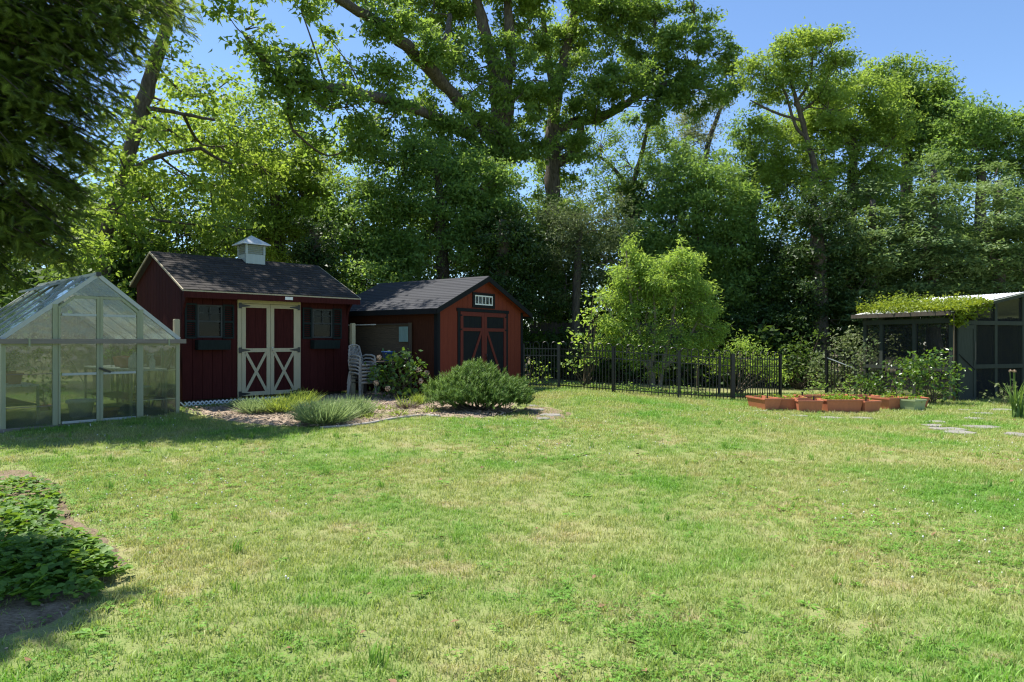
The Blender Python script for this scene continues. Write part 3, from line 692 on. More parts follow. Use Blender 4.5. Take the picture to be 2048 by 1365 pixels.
# cupola
cup = thing('cupola', None, None); cup.parent = shed; cx, cy = 2.16, YR; h = .235
MB().box(cx-h, cx+h, cy-h, cy+h, zr-.16, 3.52-zg).build('base', M_cupola, cup)
lv = MB(); lb = .215
for sx0, sy0 in ((-1,-1),(1,-1),(1,1),(-1,1)): lv.box(cx+sx0*lb-.025, cx+sx0*lb+.025, cy+sy0*lb-.025, cy+sy0*lb+.025, 3.521-zg, 3.76-zg)
lv.box(cx-.2, cx+.2, cy-.2, cy+.2, 3.745-zg, 3.765-zg); lv.build('louvre_frame', M_cupola, cup)
MB().box(cx-.15, cx+.15, cy-.15, cy+.15, 3.521-zg, 3.744-zg).build('inner_box', M_char, cup)
for q in np.linspace(3.545, 3.72, 5)-zg:
    for i in range(4):
        b = MB(); b.bar((-.188, 0, 0), (.188, 0, 0), .05, .008, (0, .6, .8)); o = b.build('louvre', M_cupola, cup)
        a = i*math.pi/2; o.rotation_euler = (0, 0, a); o.location = (cx+math.sin(a)*.205, cy-math.cos(a)*.205, q)
ro = .335; zc0, zc1 = 3.768-zg, 4.0-zg
MB().add([(cx-ro,cy-ro,zc0),(cx+ro,cy-ro,zc0),(cx+ro,cy+ro,zc0),(cx-ro,cy+ro,zc0),(cx,cy,zc1),(cx-ro,cy-ro,zc0-.02),(cx+ro,cy-ro,zc0-.02),(cx+ro,cy+ro,zc0-.02),(cx-ro,cy+ro,zc0-.02)],
         [(0,1,4),(1,2,4),(2,3,4),(3,0,4),(8,7,6,5),(5,6,1,0),(6,7,2,1),(7,8,3,2),(8,5,0,3)]).build('cap', M_galv, cup)
# white lattice along the foot of the wall
lat = thing('lattice_skirt', None, None); lat.parent = shed; lat['label'] = 'white crossed lattice strips along the foot of the wall'
lm = [MB().bar((0, i*.006, 0), (s*.17, i*.006, .17), .026, .005, (0, 1, 0)).mesh('lath', M_whitepaint) for i, s in ((0, 1), (1, -1))]
for i in range(26):
    x = -.05+i*.085
    link('lath', lm[0], lat, (x, -.045, -.06)); link('lath', lm[1], lat, (x+.17, -.045, -.06))
# skids under the floor
for y0 in (.25, 1.3, 2.4): MB().box(0.05, W1-.05, y0, y0+.1, -.08, zb-.001).build('skid', M_oldwood, shed)
# cream posts at both front corners
for px_, top, lx, lab in ((352, 1.87, -.14, 'cream square post at the shed corner beside the greenhouse'), (693, 1.86, W1+.07, 'cream square post at the shed corner beside the stacked chairs')):
    c, s = math.cos(A1), math.sin(A1); X = S1[0]+lx*c-(-.08)*s; Y = S1[1]+lx*s+(-.08)*c; z = zg-.05
    b = MB(); b.box(-.05, .05, -.05, .05, -.1, top-z); b.prism([(-.05, top-z), (.05, top-z), (0.03, top-z+.02), (-.03, top-z+.02)], 'y', -.05, .05)
    o = b.build('wooden_post', M_cream); o.location = (X, Y, z); o.rotation_euler = (0, 0, A1); tag(o, lab, 'post'); kplace(o, K1)

# ------------------------------------------------------------------ brick-red gabled shed
zg = -0.05
sh2 = thing('tool_shed', 'brick red gabled shed with charcoal trim and double barn doors', 'shed', (S2[0], S2[1], zg), A2); kplace(sh2, K2)
W2, D2 = 3.87, 3.9; XR = W2/2; ze = 2.27-zg; zr = 3.24-zg; OV = .25; sl2 = (zr-ze)/(XR+OV); zb = .1; FO = .2
def rz2(x): return (ze+(x+OV)*sl2 if x <= XR else zr-(x-XR)*sl2)-.07
wl = MB(); wl.prism([(0, zb), (W2, zb), (W2, rz2(W2)), (XR, rz2(XR)), (0, rz2(0))], 'y', .0, .05)
wl.prism([(0, zb), (W2, zb), (W2, rz2(W2)), (XR, rz2(XR)), (0, rz2(0))], 'y', D2-.05, D2)
w2 = wl.build('wall', M_red2, sh2)
MB().box(0, .04, .0505, D2-.0505, zb, rz2(0)).build('wall', paint('shaded_brown_red_board', (0.060, 0.022, 0.013), 0.85, 0.4, (6, 6, 0.8), 0.08), sh2); MB().box(W2-.04, W2, .0505, D2-.0505, zb, rz2(W2)-.02).build('wall', M_red2, sh2)  # first side wall: brownish red, its colour darkened to stand in for shade
# grooved front sheet: panels between vertical grooves
npn = 19; pw = W2/npn
for i in range(npn):
    x0, x1 = i*pw+.003, (i+1)*pw-.003
    pl = [(x0, zb), (x1, zb), (x1, rz2(x1)-.005)]+([(XR, rz2(XR)-.005)] if x0 < XR < x1 else [])+[(x0, rz2(x0)-.005)]
    MB().prism(pl, 'y', -.010, -.0005).build('panel', M_red2, w2)
for x0 in (-.012, W2-.075): MB().box(x0, x0+.087, -.030, -.0105, zb, rz2(.04 if x0 < 1 else W2-.04)-.02).build('corner_board', M_char, sh2)
MB().box(-.030, -.0005, -.03, .09, zb, rz2(0)-.03).build('corner_board', M_char, sh2); MB().box(W2+.0005, W2+.03, -.03, .09, zb, rz2(0)-.03).build('corner_board', M_char, sh2)
rf = MB(); rf.prism([(-OV, ze), (XR, zr), (W2+OV, ze), (W2+OV, ze-.05), (XR, zr-.05), (-OV, ze-.05)], 'y', -FO, D2+FO); ro2 = rf.build('roof', M_shingle2, sh2)
MB().prism([(W2+.002, rz2(W2)-.03), (W2+OV-.01, ze-.055), (W2+OV-.01, ze-.075), (W2+.002, rz2(W2)-.05)], 'y', -FO+.03, D2+FO-.03).build('soffit', M_red2, ro2)
MB().prism([(-OV+.02, ze-.055+.01), (XR, zr-.055), (W2+OV-.02, ze-.045), (W2+OV-.02, ze-.062), (XR, zr-.072), (-OV+.02, ze-.062)], 'y', -FO+.02, -.011).build('soffit', M_red2, ro2)
MB().prism([(-OV-.01, ze+.01), (XR, zr+.012), (XR, zr-.135), (-OV-.01, ze-.13)], 'y', -FO-.022, -FO-.001).build('rake_board', M_char, ro2)
MB().prism([(XR+.0005, zr+.012), (W2+OV+.01, ze+.01), (W2+OV+.01, ze-.13), (XR+.0005, zr-.135)], 'y', -FO-.022, -FO-.001).build('rake_board', M_char, ro2)
MB().box(-OV-.025, -OV-.002, -FO, D2+FO, ze-.13, ze-.004).build('fascia', M_char, ro2); MB().box(W2+OV+.002, W2+OV+.025, -FO, D2+FO, ze-.13, ze-.004).build('fascia', M_char, ro2)
ang2 = math.atan(sl2); SL2 = math.hypot(XR+OV, zr-ze); E2 = .14; r2 = int(SL2/E2)
LT = D2+2*FO
for r in range(r2+1):
    v0 = r*E2; y = -FO-(.0, .34, .17, .5)[r % 4]; L = 0.98
    while y < D2+FO:
        a = max(y, -FO); b = min(y+L-.003, D2+FO); y += L
        if b-a < .05: continue
        ln = round(b-a, 2); h = min(.16, SL2-v0+.005)
        o = link('shingle', tab_mesh(ln, (ln, round(h, 2), 2), M_shingle2, h, .008), ro2)
        # strip runs along y on the left slope: local x of the strip along -y, local y up the slope
        X = Vector((0, -1, 0)); Yv = Vector((math.cos(ang2), 0, math.sin(ang2))); Z = X.cross(Yv)
        Mx = Matrix((X, Yv, Z)).transposed().to_4x4() @ Matrix.Rotation(-.01, 4, 'X'); Mx.translation = Vector((-OV+v0*math.cos(ang2), b, ze+v0*math.sin(ang2)+.004))
        o.matrix_local = Mx
rc = MB(); rc.prism([(XR-.12, zr-.12*sl2+.014), (XR, zr+.022), (XR+.12, zr-.12*sl2+.014), (XR+.12, zr-.12*sl2+.003), (XR-.12, zr-.12*sl2+.003)], 'y', -FO, D2+FO); rc.build('ridge_cap', M_shingle2, ro2)
# gable window
w = thing('window', None, None); w.parent = sh2; a, b, z0, z1 = 1.43, 2.45, 2.37-zg, 2.79-zg
f = MB(); f.box(a, a+.1, -.035, -.011, z0, z1); f.box(b-.1, b, -.035, -.011, z0, z1); f.box(a+.1, b-.1, -.035, -.011, z0, z0+.08); f.box(a+.1, b-.1, -.035, -.011, z1-.07, z1); f.build('casing', M_char, w)
a += .1; b -= .1; z0 += .08; z1 -= .07
f = MB(); f.box(a, a+.022, -.033, -.011, z0, z1); f.box(b-.03, b, -.033, -.011, z0, z1); f.box(a+.022, b-.03, -.033, -.011, z0, z0+.035); f.box(a+.022, b-.03, -.033, -.011, z1-.035, z1); f.build('frame', M_whitepaint, w)
pw = (b-a)/5
for i in range(5):
    MB().box(a+i*pw+.013, a+(i+1)*pw-.013, -.016, -.012, z0+.035, z1-.035).build('pane', M_glass, w)
    if i: MB().box(a+i*pw-.0125, a+i*pw+.0125, -.030, -.011, z0+.0355, z1-.0355).build('muntin', M_whitepaint, w)
MB().box(a, b, -.0115, -.0108, z0, z1).build('backing', M_char, w)
# double doors
a, b, z0, z1 = .79, 3.10, .12, 2.25-zg
cs = MB(); cs.box(a, a+.1, -.034, -.011, z0, z1); cs.box(b-.1, b, -.034, -.011, z0, z1); cs.box(a-.04, b+.04, -.042, -.011, z1+.0005, z1+.085); cs.build('door_casing', M_char, sh2)
for side in (0, 1):
    d = thing('door', None, None); d.parent = sh2; mid = (a+b)/2
    x0, x1 = (a+.103, mid-.003) if side == 0 else (mid+.003, b-.103); q0, q1 = z0+.03, z1-.01; s = .11
    for i in range(5):
        pw = (x1-x0)/5; MB().box(x0+i*pw+.001, x0+(i+1)*pw-.001, -.022, -.011, q0, q1).build('plank', M_char, d)
    zr1 = q1-.13-.30
    st = MB(); st.box(x0, x0+s, -.044, -.0225, q0, q1); st.box(x1-s, x1, -.044, -.0225, q0, q1)
    for r0, r1 in ((q0, q0+s), (zr1-.09, zr1), (q1-s, q1)): st.box(x0+s, x1-s, -.0435, -.0225, r0, r1)
    st.build('frame', M_red2d, d)
    p0, p1 = ((x0+s+.02, q0+s), (x1-s-.01, zr1-.09)) if side == 0 else ((x1-s-.02, q0+s), (x0+s+.01, zr1-.09))
    MB().bar((p0[0], -.034, p0[1]), (p1[0], -.034, p1[1]), .085, .018, (0, 1, 0)).build('brace', M_red2d, d)
    if side == 1: MB().tube([(x0+.05, -.045, 1.0), (x0+.05, -.09, 1.0), (x0+.05, -.09, 1.13), (x0+.05, -.045, 1.13)], .014, 6).build('handle', M_black, d, True)
    for q in (q0+.15, zr1-.05, q1-.1):
        hx = x0-.03 if side == 0 else x1-.06; MB().box(hx, hx+.09, -.049, -.0445, q-.02, q+.02).build('hinge', M_char, d)
for yy in (.4, 1.9, 3.4): MB().box(.05, W2-.05, yy, yy+.1, -.1, zb-.001).build('skid', M_oldwood, sh2)

# potting bench with plywood back beside the red shed
bn = thing('potting_bench', 'weathered potting bench with a plywood back against the side of the red shed', 'bench', (S2[0], S2[1], zg), A2); kplace(bn, K2)
PX = -.075
MB().box(PX-.012, PX, .92, 3.75, 1.0, 1.93).build('back_board', M_ply, bn)
for yy in (.87, 3.72): MB().box(PX-.045, PX+.015, yy-.04, yy+.04, -.05, 1.98).build('post', M_oldwood, bn)
MB().box(PX-.05, PX-.014, .92, 3.68, 1.93, 1.965).build('top_rail', M_oldwood, bn)
MB().box(PX-.075, PX-.052, 2.1, 4.1, 1.935, 1.962).build('light_strip', M_whitepaint, bn)
for i in range(4): MB().box(PX-.69+i*.152, PX-.69+i*.152+.146, .85, 2.05, .93+.003*i, .965+.003*i).build('plank', M_oldwood, bn)
for xx, yy in ((PX-.62, .95), (PX-.62, 1.95), (PX-.12, 1.95)): MB().box(xx-.045, xx+.045, yy-.045, yy+.045, -.05, .929).build('leg', M_oldwood, bn)
pl = MB(); pl.box(-.012, 0, -.16, .16, 0, .40)
o = pl.build('hanging_board', paint('teal_board', (0.20, 0.30, 0.27), 0.5, 0.25)); c, s = math.cos(A2), math.sin(A2)
o.location = (S2[0]+(PX-.06)*c-1.06*s, S2[1]+(PX-.06)*s+1.06*c, zg+1.48); o.rotation_euler = (0, 0, A2); kplace(o, K2); tag(o, 'pale teal board hung on the plywood back of the potting bench', 'board')

# ------------------------------------------------------------------ greenhouse
zg = 0.125
gh = thing('greenhouse', 'aluminium framed greenhouse with clear panes and double doors in the gable', 'greenhouse', (GH[0], GH[1], zg), AG)
WG, LG = 2.46, 3.2; XR = WG/2; ze = 1.43-zg; zr = 2.46-zg; sg = (zr-ze)/XR
def rzg(x): return ze+(x if x <= XR else WG-x)*sg
MB().box(-.03, WG+.03, -.03, .05, -.05, .07).build('base_rail', M_gutter, gh); MB().box(-.03, .05, .0505, LG, -.05, .07).build('base_rail', M_gutter, gh)
MB().box(WG-.05, WG+.03, .0505, LG, -.05, .07).build('base_rail', M_gutter, gh); MB().box(.051, WG-.051, LG-.05, LG+.03, -.05, .07).build('base_rail', M_gutter, gh)
MX = [0, .66, 1.25, 1.85, WG]; P = .055
for x in (0.0, WG-P):
    for y in (0, LG-P): MB().box(x, x+P, y, y+P, .0705, ze-.001).build('corner_post', M_alu, gh)
    for y in np.linspace(0, LG, 6)[1:-1]: MB().box(x+.01, x+P-.01, y-.015, y+.015, .0705, ze-.001).build('glazing_bar', M_alu, gh)
    MB().box(x-.02, x+P+.02, -.02, LG+.02, ze, ze+.05).build('eave_beam', M_alub, gh)
for y in (0, LG-.04):
    for a, b in (((.0, ze+.05), (XR, zr+.02)), ((WG, ze+.05), (XR, zr+.02))):
        MB().bar((a[0], y+.02, a[1]), (b[0], y+.02, b[1]), .06, .05, (0, 1, 0)).build('rafter', M_alub, gh)
MB().box(XR-.03, XR+.03, -.03, LG+.03, zr+.012, zr+.055).build('ridge_beam', M_alub, gh)
MB().box(XR-.035, XR+.035, -.045, -.031, zr-.0, zr+.06).build('ridge_end_cap', M_black, gh)
for x in (MX[1], MX[3]): MB().box(x-.035, x+.035, -.012, .05, .0705, rzg(x)+.02).build('mullion', M_alu, gh)
MB().box(-.06, WG+.08, -.075, -.0125, ze-.02, ze+.05).build('gutter', M_gutter, gh)
for x in (.32, WG-.2): MB().box(x-.012, x+.012, -.085, -.0755, ze-.06, ze+.06).build('clip', M_alu, gh)
MB().box(0.056, MX[1]-.036, -.005, .03, ze-.055, ze-.0205).build('head_rail', M_alu, gh); MB().box(MX[3]+.036, WG-.056, -.005, .03, ze-.055, ze-.0205).build('head_rail', M_alu, gh)
zd = 2.14-zg
for side in (0, 1):
    d = thing('door', None, None); d.parent = gh
    a, b = (MX[1]+.037, MX[2]-.003) if side == 0 else (MX[2]+.003, MX[3]-.037)
    fr = MB(); w = .042; outer, inner = (a, b) if side == 0 else (b, a); sgn = 1 if side == 0 else -1
    zo = rzg(outer)-.05
    fr.box(min(inner, inner-sgn*w), max(inner, inner-sgn*w), -.026, .012, .08, zd); fr.box(min(outer, outer+sgn*w*.6), max(outer, outer+sgn*w*.6), -.026, .012, .08, zo)
    xc = outer+sgn*(zd-zo)/sg
    fr.bar((outer, -.007, zo-.02), (xc, -.007, zd-.02), .036, .036, (0, 1, 0)); fr.box(min(xc, inner), max(xc, inner), -.025, .011, zd-.04, zd)
    fr.build('frame', M_alu, d)
    rl = [.08, .93-zg, 1.83-zg]
    for q in rl: MB().box(min(a, b)+.045, max(a, b)-.045, -.024, .010, q, q+.035).build('rail', M_alub, d)
    lo, hi = a+.03, b-.03
    zs = [.115, rl[1], rl[1]+.035, rl[2], rl[2]+.035]
    MB().box(lo, hi, -.006, -.003, .115, rl[1]).build('pane', M_pane, d); MB().box(lo, hi, -.006, -.003, rl[1]+.035, rl[2]).build('pane', M_pane, d)
    o_, i_ = (lo, hi) if side == 0 else (hi, lo); pl = [(o_, rl[2]+.035), (i_, rl[2]+.035), (i_, zd-.02), (xc, zd-.02), (o_, rzg(o_)-.07)]
    MB().prism(pl if side == 0 else pl[::-1], 'y', -.006, -.003).build('pane', M_pane, d)
    if side == 1: MB().bar((a-.02, -.05, 1.03-zg), (a+.14, -.05, .965-zg), .03, .02, (0, 1, 0)).build('latch', M_black, d)
for a, b in ((MX[0]+.05, MX[1]-.035), (MX[3]+.035, WG-.05)):
    zq = [.0705, .36, .84, ze-.055]
    for q0, q1 in zip(zq[:-1], zq[1:]): MB().box(a, b, .008, .011, q0+.001, q1-.001).build('pane', M_pane, gh)
    for q in zq[1:-1]: MB().box(a, b, .0, .0075, q-.004, q+.004).build('joint_strip', M_gutter if a < 1 else M_alu, gh)
    tri = [(a, ze+.05), (b, ze+.05), (b, rzg(b)+.0), (a, rzg(a)+.0)]
    MB().prism(tri, 'y', .008, .011).build('pane', M_pane, gh)
top = [(XR-(zr-zd)/sg+.02, zd+.01), (XR+(zr-zd)/sg-.02, zd+.01), (XR, zr-.01)]
MB().prism(top, 'y', .014, .017).build('pane', M_pane, gh)
MB().prism([(.05, .0705), (WG-.05, .0705), (WG-.05, ze), (XR, zr), (.05, ze)], 'y', LG-.03, LG-.027).build('pane', M_pane, gh)
bays = np.linspace(0.02, LG-.02, 6)
for i in range(5):
    y0, y1 = bays[i]+.008, bays[i+1]-.008
    MB().box(.024, .027, y0, y1, .0705, ze-.002).build('pane', M_pane, gh); MB().box(WG-.027, WG-.024, y0, y1, .0705, ze-.002).build('pane', M_pane, gh)
    for sgn in (0, 1):
        f = (lambda x: x) if sgn == 0 else (lambda x: WG-x)
        pl = [(f(-.04), ze+.035), (f(XR-.03), zr+.012), (f(XR-.03), zr+.018), (f(-.04), ze+.041)]
        MB().prism(pl, 'y', y0, y1).build('roof_pane', M_twin, gh)
        if i: MB().bar((f(-.03), bays[i], ze+.045), (f(XR-.03), bays[i], zr+.03), .022, .03, (0, 1, 0)).build('roof_bar', M_alub, gh)
vt = MB(); vx0, vx1 = .62, 1.18; vy0, vy1 = bays[2]+.05, bays[3]-.05
for p_, q_ in (((vx0, vy0), (vx1, vy0)), ((vx0, vy1), (vx1, vy1)), ((vx0, vy0), (vx0, vy1))):
    lift = lambda x: ze+x*sg+.04+(vx1-x)*.5
    vt.bar((p_[0], p_[1], lift(p_[0])), (q_[0], q_[1], lift(q_[0])), .03, .03, (0, 0, 1))
vto = vt.build('vent_frame', M_alub, gh); MB().add([(vx0, vy0, lift(vx0)), (vx1, vy0, lift(vx1)), (vx1, vy1, lift(vx1)), (vx0, vy1, lift(vx0)), (vx0, vy0, lift(vx0)+.006), (vx1, vy0, lift(vx1)+.006), (vx1, vy1, lift(vx1)+.006), (vx0, vy1, lift(vx0)+.006)], [(0,3,2,1),(4,5,6,7),(0,1,5,4),(1,2,6,5),(2,3,7,6),(3,0,4,7)]).build('pane', M_twin, vto)
for p_, q_ in (((.05, .35, .1), (.05, 1.25, ze)), ((WG-.05, .1, ze-.05), (WG-.05, 1.1, .12)), ((WG-.05, 1.3, .12), (WG-.05, 2.3, ze-.05)), ((.05, 2.9, .1), (.05, 1.9, ze)), ((.3, LG-.06, .1), (1.0, LG-.06, ze)), ((WG-.3, LG-.06, .1), (1.5, LG-.06, ze))):
    MB().bar(p_, q_, .03, .012, (0, 0, 1)).build('brace', M_alu, gh)
MB().box(.056, WG-.056, .056, LG-.056, -.04, .02).build('floor', M_soil, gh)
# staging inside
c, s = math.cos(AG), math.sin(AG)
def gw(x, y, z): return (GH[0]+x*c-y*s, GH[1]+x*s+y*c, zg+z)
def staging(name, x0, x1, y0, y1, zt, label):
    r = thing(name, label, 'shelf', gw(x0, y0, .02), AG)
    n = 4; w = (x1-x0)/n
    for i in range(n): MB().box(i*w+.005, (i+1)*w-.005, 0, y1-y0, zt-.045, zt-.02).build('slat', M_whitepaint, r)
    MB().box(.02, x1-x0-.02, .03, y1-y0-.03, .32, .34).build('lower_shelf', M_oldwood, r)
    for a in (.0, x1-x0-.035):
        for b in (.0, y1-y0-.035): MB().box(a, a+.035, b, b+.035, 0, zt-.046).build('leg', M_alu, r)
staging('plant_staging', 1.78, 2.36, .25, 2.6, .86, 'white slatted staging along the shed side inside the greenhouse')
staging('plant_staging', .12, .58, .5, 2.8, .66, 'slatted staging along the outer side inside the greenhouse')
sb = MB(); sb.lathe([(.045, 0), (.048, .02), (.048, .13), (.02, .19), (.017, .22)], 14)
r = thing('spray_bottle', 'white spray bottle standing on the greenhouse staging', 'bottle', gw(2.18, .42, .862), AG+2.6)
sb.build('body', M_whitepaint, r, True); t = MB(); t.box(-.03, .09, -.016, .016, .221, .255); t.bar((.03, 0, .22), (.05, 0, .17), .014, .014, (0, 1, 0)); t.build('trigger', M_whitepaint, r)
r = thing('watering_jug', 'white plastic jug on the greenhouse staging', 'jug', gw(1.92, .5, .862), AG)
j = MB(); j.lathe([(.075, 0), (.085, .03), (.085, .16), (.05, .23), (.028, .24), (.03, .28)], 14); j.build('body', M_whitepaint, r, True); MB().tube([(.08, 0, .06), (.13, 0, .08), (.13, 0, .17), (.06, 0, .21)], .012, 6).build('handle', M_whitepaint, r, True)
def pot(x, y, z, rad, h, m, lab, cat='pot'):
    b = MB(); b.lathe([(rad*.7, 0), (rad*.95, h*.85), (rad*1.08, h*.85), (rad*1.08, h), (rad*.92, h), (rad*.85, h*.8), (.001, h*.8)], 14)
    o = b.build('flower_pot', m, None, True); o.location = gw(x, y, z); tag(o, lab, cat, None); return o
pot(2.0, 1.05, .862, .15, .2, M_terra, 'wide terracotta pot on the greenhouse staging')
pot(1.55, .55, .022, .15, .2, paint('yellow_plastic', (0.75, 0.42, 0.03), .5, .1), 'yellow bucket on the greenhouse floor', 'bucket')
pot(1.25, .9, .022, .2, .34, M_whitepaint, 'tall white tub on the greenhouse floor', 'tub')
pot(2.2, .9, .362, .12, .18, M_whitepaint, 'white pot on the lower greenhouse shelf')
pot(.35, .9, .66, .11, .17, M_terra, 'terracotta pot on the outer greenhouse staging')

GHP = [(.35, 1.4, .66, .34, 'leafy potted plant on the outer greenhouse staging'), (.35, 2.1, .66, .42, 'tall potted plant at the back of the outer greenhouse staging'), (2.1, 1.7, .862, .3, 'potted seedling tray plant on the shed-side greenhouse staging'), (1.1, 2.3, .022, .9, 'big leafy potted plant on the greenhouse floor')]
# ------------------------------------------------------------------ stacked resin chairs
def chair_meshes():
    P = {}
    b = MB(); n = 8
    top = []; 
    for i in range(n+1):
        for j in range(5):
            x = -.22+.44*j/4; y = -.24+.46*i/n
            z = .43-.035*math.sin(math.pi*i/n)*(1-abs(x)/.3)-(.05*max(0, (1-i)) if i < 1 else 0)-.02*i/n
            top.append((x, y, z))
    fs = [(i*5+j, i*5+j+1, (i+1)*5+j+1, (i+1)*5+j) for i in range(n) for j in range(4)]
    m = len(top); b.add(top+[(x, y, z-.016) for x, y, z in top], fs+[tuple(m+k for k in f[::-1]) for f in fs]+
        [(j+1, j, m+j, m+j+1) for j in range(4)]+[(n*5+j, n*5+j+1, m+n*5+j+1, m+n*5+j) for j in range(4)])
    b.bar((-.22, -.245, .405), (.22, -.245, .405), .04, .05); P['seat'] = b
    k = MB()
    def bp(u, v): return (u*.21*(1-.12*v*v), .2+.16*v, .42+.48*v)
    for sgn in (-1, 1): k.tube([bp(sgn, t) for t in np.linspace(0, .96, 6)], .018, 6)
    k.tube([bp(-1, .96), bp(-.6, 1.02), bp(0, 1.05), bp(.6, 1.02), bp(1, .96)], .02, 6)
    for q in (.18,): k.bar(bp(-1, q), bp(1, q), .03, .014)
    P['back_frame'] = k
    P['back_slat'] = [MB().tube([bp(u, .18), bp(u*1.0+.04*math.sin(u*7), .6), bp(u*.97, 1.03)], .011, 4) for u in np.linspace(-.8, .8, 7)]
    P['arm'] = [MB().tube([bp(sg_*1.05, .40), (sg_*.265, .14, .655), (sg_*.275, -.08, .65), (sg_*.272, -.22, .62), (sg_*.27, -.255, .56)], [.02, .024, .026, .026, .022], 6) for sg_ in (-1, 1)]
    P['leg'] = [MB().bar((sg_*.27, -.245, .57), (sg_*.285, -.275, 0), .05, .035) for sg_ in (-1, 1)]+[MB().bar((sg_*.215, .215, .43), (sg_*.25, .31, 0), .05, .035) for sg_ in (-1, 1)]
    return P
CP = chair_meshes(); cme = [(k, (v if isinstance(v, list) else [v])) for k, v in CP.items()]
cme = [(k, [q.mesh(k, M_resin, k != 'leg') for q in v]) for k, v in cme]
CX, CY = at(723, 700, 14.15).x, 14.15
labs = ['lowest taupe resin armchair of the stack, its legs on the ground', 'taupe resin armchair second from the ground in the stack', 'taupe resin armchair third from the ground in the stack',
        'taupe resin armchair third from the top of the stack', 'taupe resin armchair second from the top of the stack', 'topmost taupe resin armchair of the stack beside the shed']
for i in range(6):
    r = thing('plastic_chair', labs[i], 'chair', (CX+random.uniform(-.006, .006), CY+.008*i, float(hz(CX, CY))+.0+i*.072), math.radians(52)+random.uniform(-.02, .02), 'stacked resin chairs'); r.scale = (.72, .72, .80)
    for k, ms in cme:
        for q in ms: link(k, q, r)

# ------------------------------------------------------------------ black hoop-topped fence and gates
FP = [Vector((.27, 17.05)), Vector((1.16, 16.95)), Vector((2.42, 16.25)), Vector((3.92, 16.05)), Vector((5.22, 16.15))]
fence = thing('metal_fence', 'black metal fence with hooped picket tops running from the red shed', 'fence', (FP[0].x, FP[0].y, float(hz(FP[0].x, FP[0].y))))
picket_cache = {}
def fence_run(root, A, B, posts=(True, True), H=1.0, thick=.05):
    O = root.matrix_basis.inverted() if False else None
    base = Vector(root.location); rzv = root.rotation_euler.z
    L = (B-A).length; d = (B-A)/L; nu = max(3, int(round(L/.24))); st = L/nu
    za, zb_ = float(hz(A.x, A.y)), float(hz(B.x, B.y))
    def pt(s, z): q = A+d*s; return Vector((q.x, q.y, za+(zb_-za)*s/L+z))-base
    for i, on in enumerate(posts):
        if on:
            s_ = 0 if i == 0 else L; p0 = pt(s_, -.15); p1 = pt(s_, H+.10)
            b = MB(); b.bar(p0, p1, thick, thick, (d.x, d.y, 0)); b.bar(p1, p1+Vector((0, 0, .02)), thick*1.25, thick*1.25, (d.x, d.y, 0)); b.build('post', M_black, root)
    for z in (.10, H-.17, H): MB().bar(pt(.02, z), pt(L-.02, z), .028, .022).build('rail', M_black, root)
    key = (round(st, 3), H); q = st/3
    if key not in picket_cache:     # two pickets joined by a hoop above the top rail, a plain picket between them
        m = MB(); m.bar((-q, 0, .03), (-q, 0, H+.09), .016, .016); m.bar((q, 0, .03), (q, 0, H+.09), .016, .016)
        m.tube([(-q*math.cos(a), 0, H+.09+q*1.1*math.sin(a)) for a in np.linspace(0, math.pi, 11)], .010, 6)
        picket_cache[key] = (m.mesh('hoop_picket', M_black), MB().bar((0, 0, .03), (0, 0, H+.03), .016, .016).mesh('picket', M_black))
    for i in range(nu):
        for nm, me in zip(('hoop_picket', 'picket'), picket_cache[key]): link(nm, me, root, pt((i+.5)*st, 0), (0, 0, math.atan2(d.y, d.x)))
for i in range(4): fence_run(fence, FP[i], FP[i+1], (i == 0, True), thick=.05 if i < 3 else .085)
g1 = thing('fence_gate', 'black hoop-topped gate leaf hung on the thick fence post by the terracotta planters', 'gate', (5.32, 16.17, float(hz(5.32, 16.17))), 0)
fence_run(g1, Vector((5.32, 16.17)), Vector((6.62, 16.85)), (False, True), thick=.055)
ga, gb = at(1653, 700, 18.3), at(1712, 700, 17.7)
g2 = thing('fence_gate', 'black hoop-topped gate leaf with a pale diagonal brace beside the screened enclosure', 'gate', (gb.x, gb.y, float(hz(gb.x, gb.y))), 0)
fence_run(g2, Vector((gb.x, gb.y)), Vector((ga.x, ga.y)), (True, True), H=1.02, thick=.06)
MB().bar(Vector((0, -.02, .72)), Vector((ga.x-gb.x, ga.y-gb.y-.02, 1.0)), .02, .02).build('brace', M_galv, g2)

# old stockade fence under the trees
sf = thing('stockade_fence', 'weathered grey stockade fence in deep shade under the trees', 'fence', (at(1060, 700, 23).x, 23, .27))
for i in range(44):
    x = i*.118; h = 1.75+random.uniform(-.05, .05)
    b = MB(); b.prism([(x, -.1), (x+.108, -.1), (x+.108, h), (x+.054, h+.07), (x, h)], 'y', 0, .02); o = b.build('picket', M_oldwood, sf)
for z in (.4, 1.4): MB().box(0, 44*.118, -.04, -.001, z, z+.08).build('rail', M_oldwood, sf)
for x in (0.4, 2.8, 5.0): MB().box(x, x+.09, .0205, .11, -.2, 1.7).build('post', M_oldwood, sf)

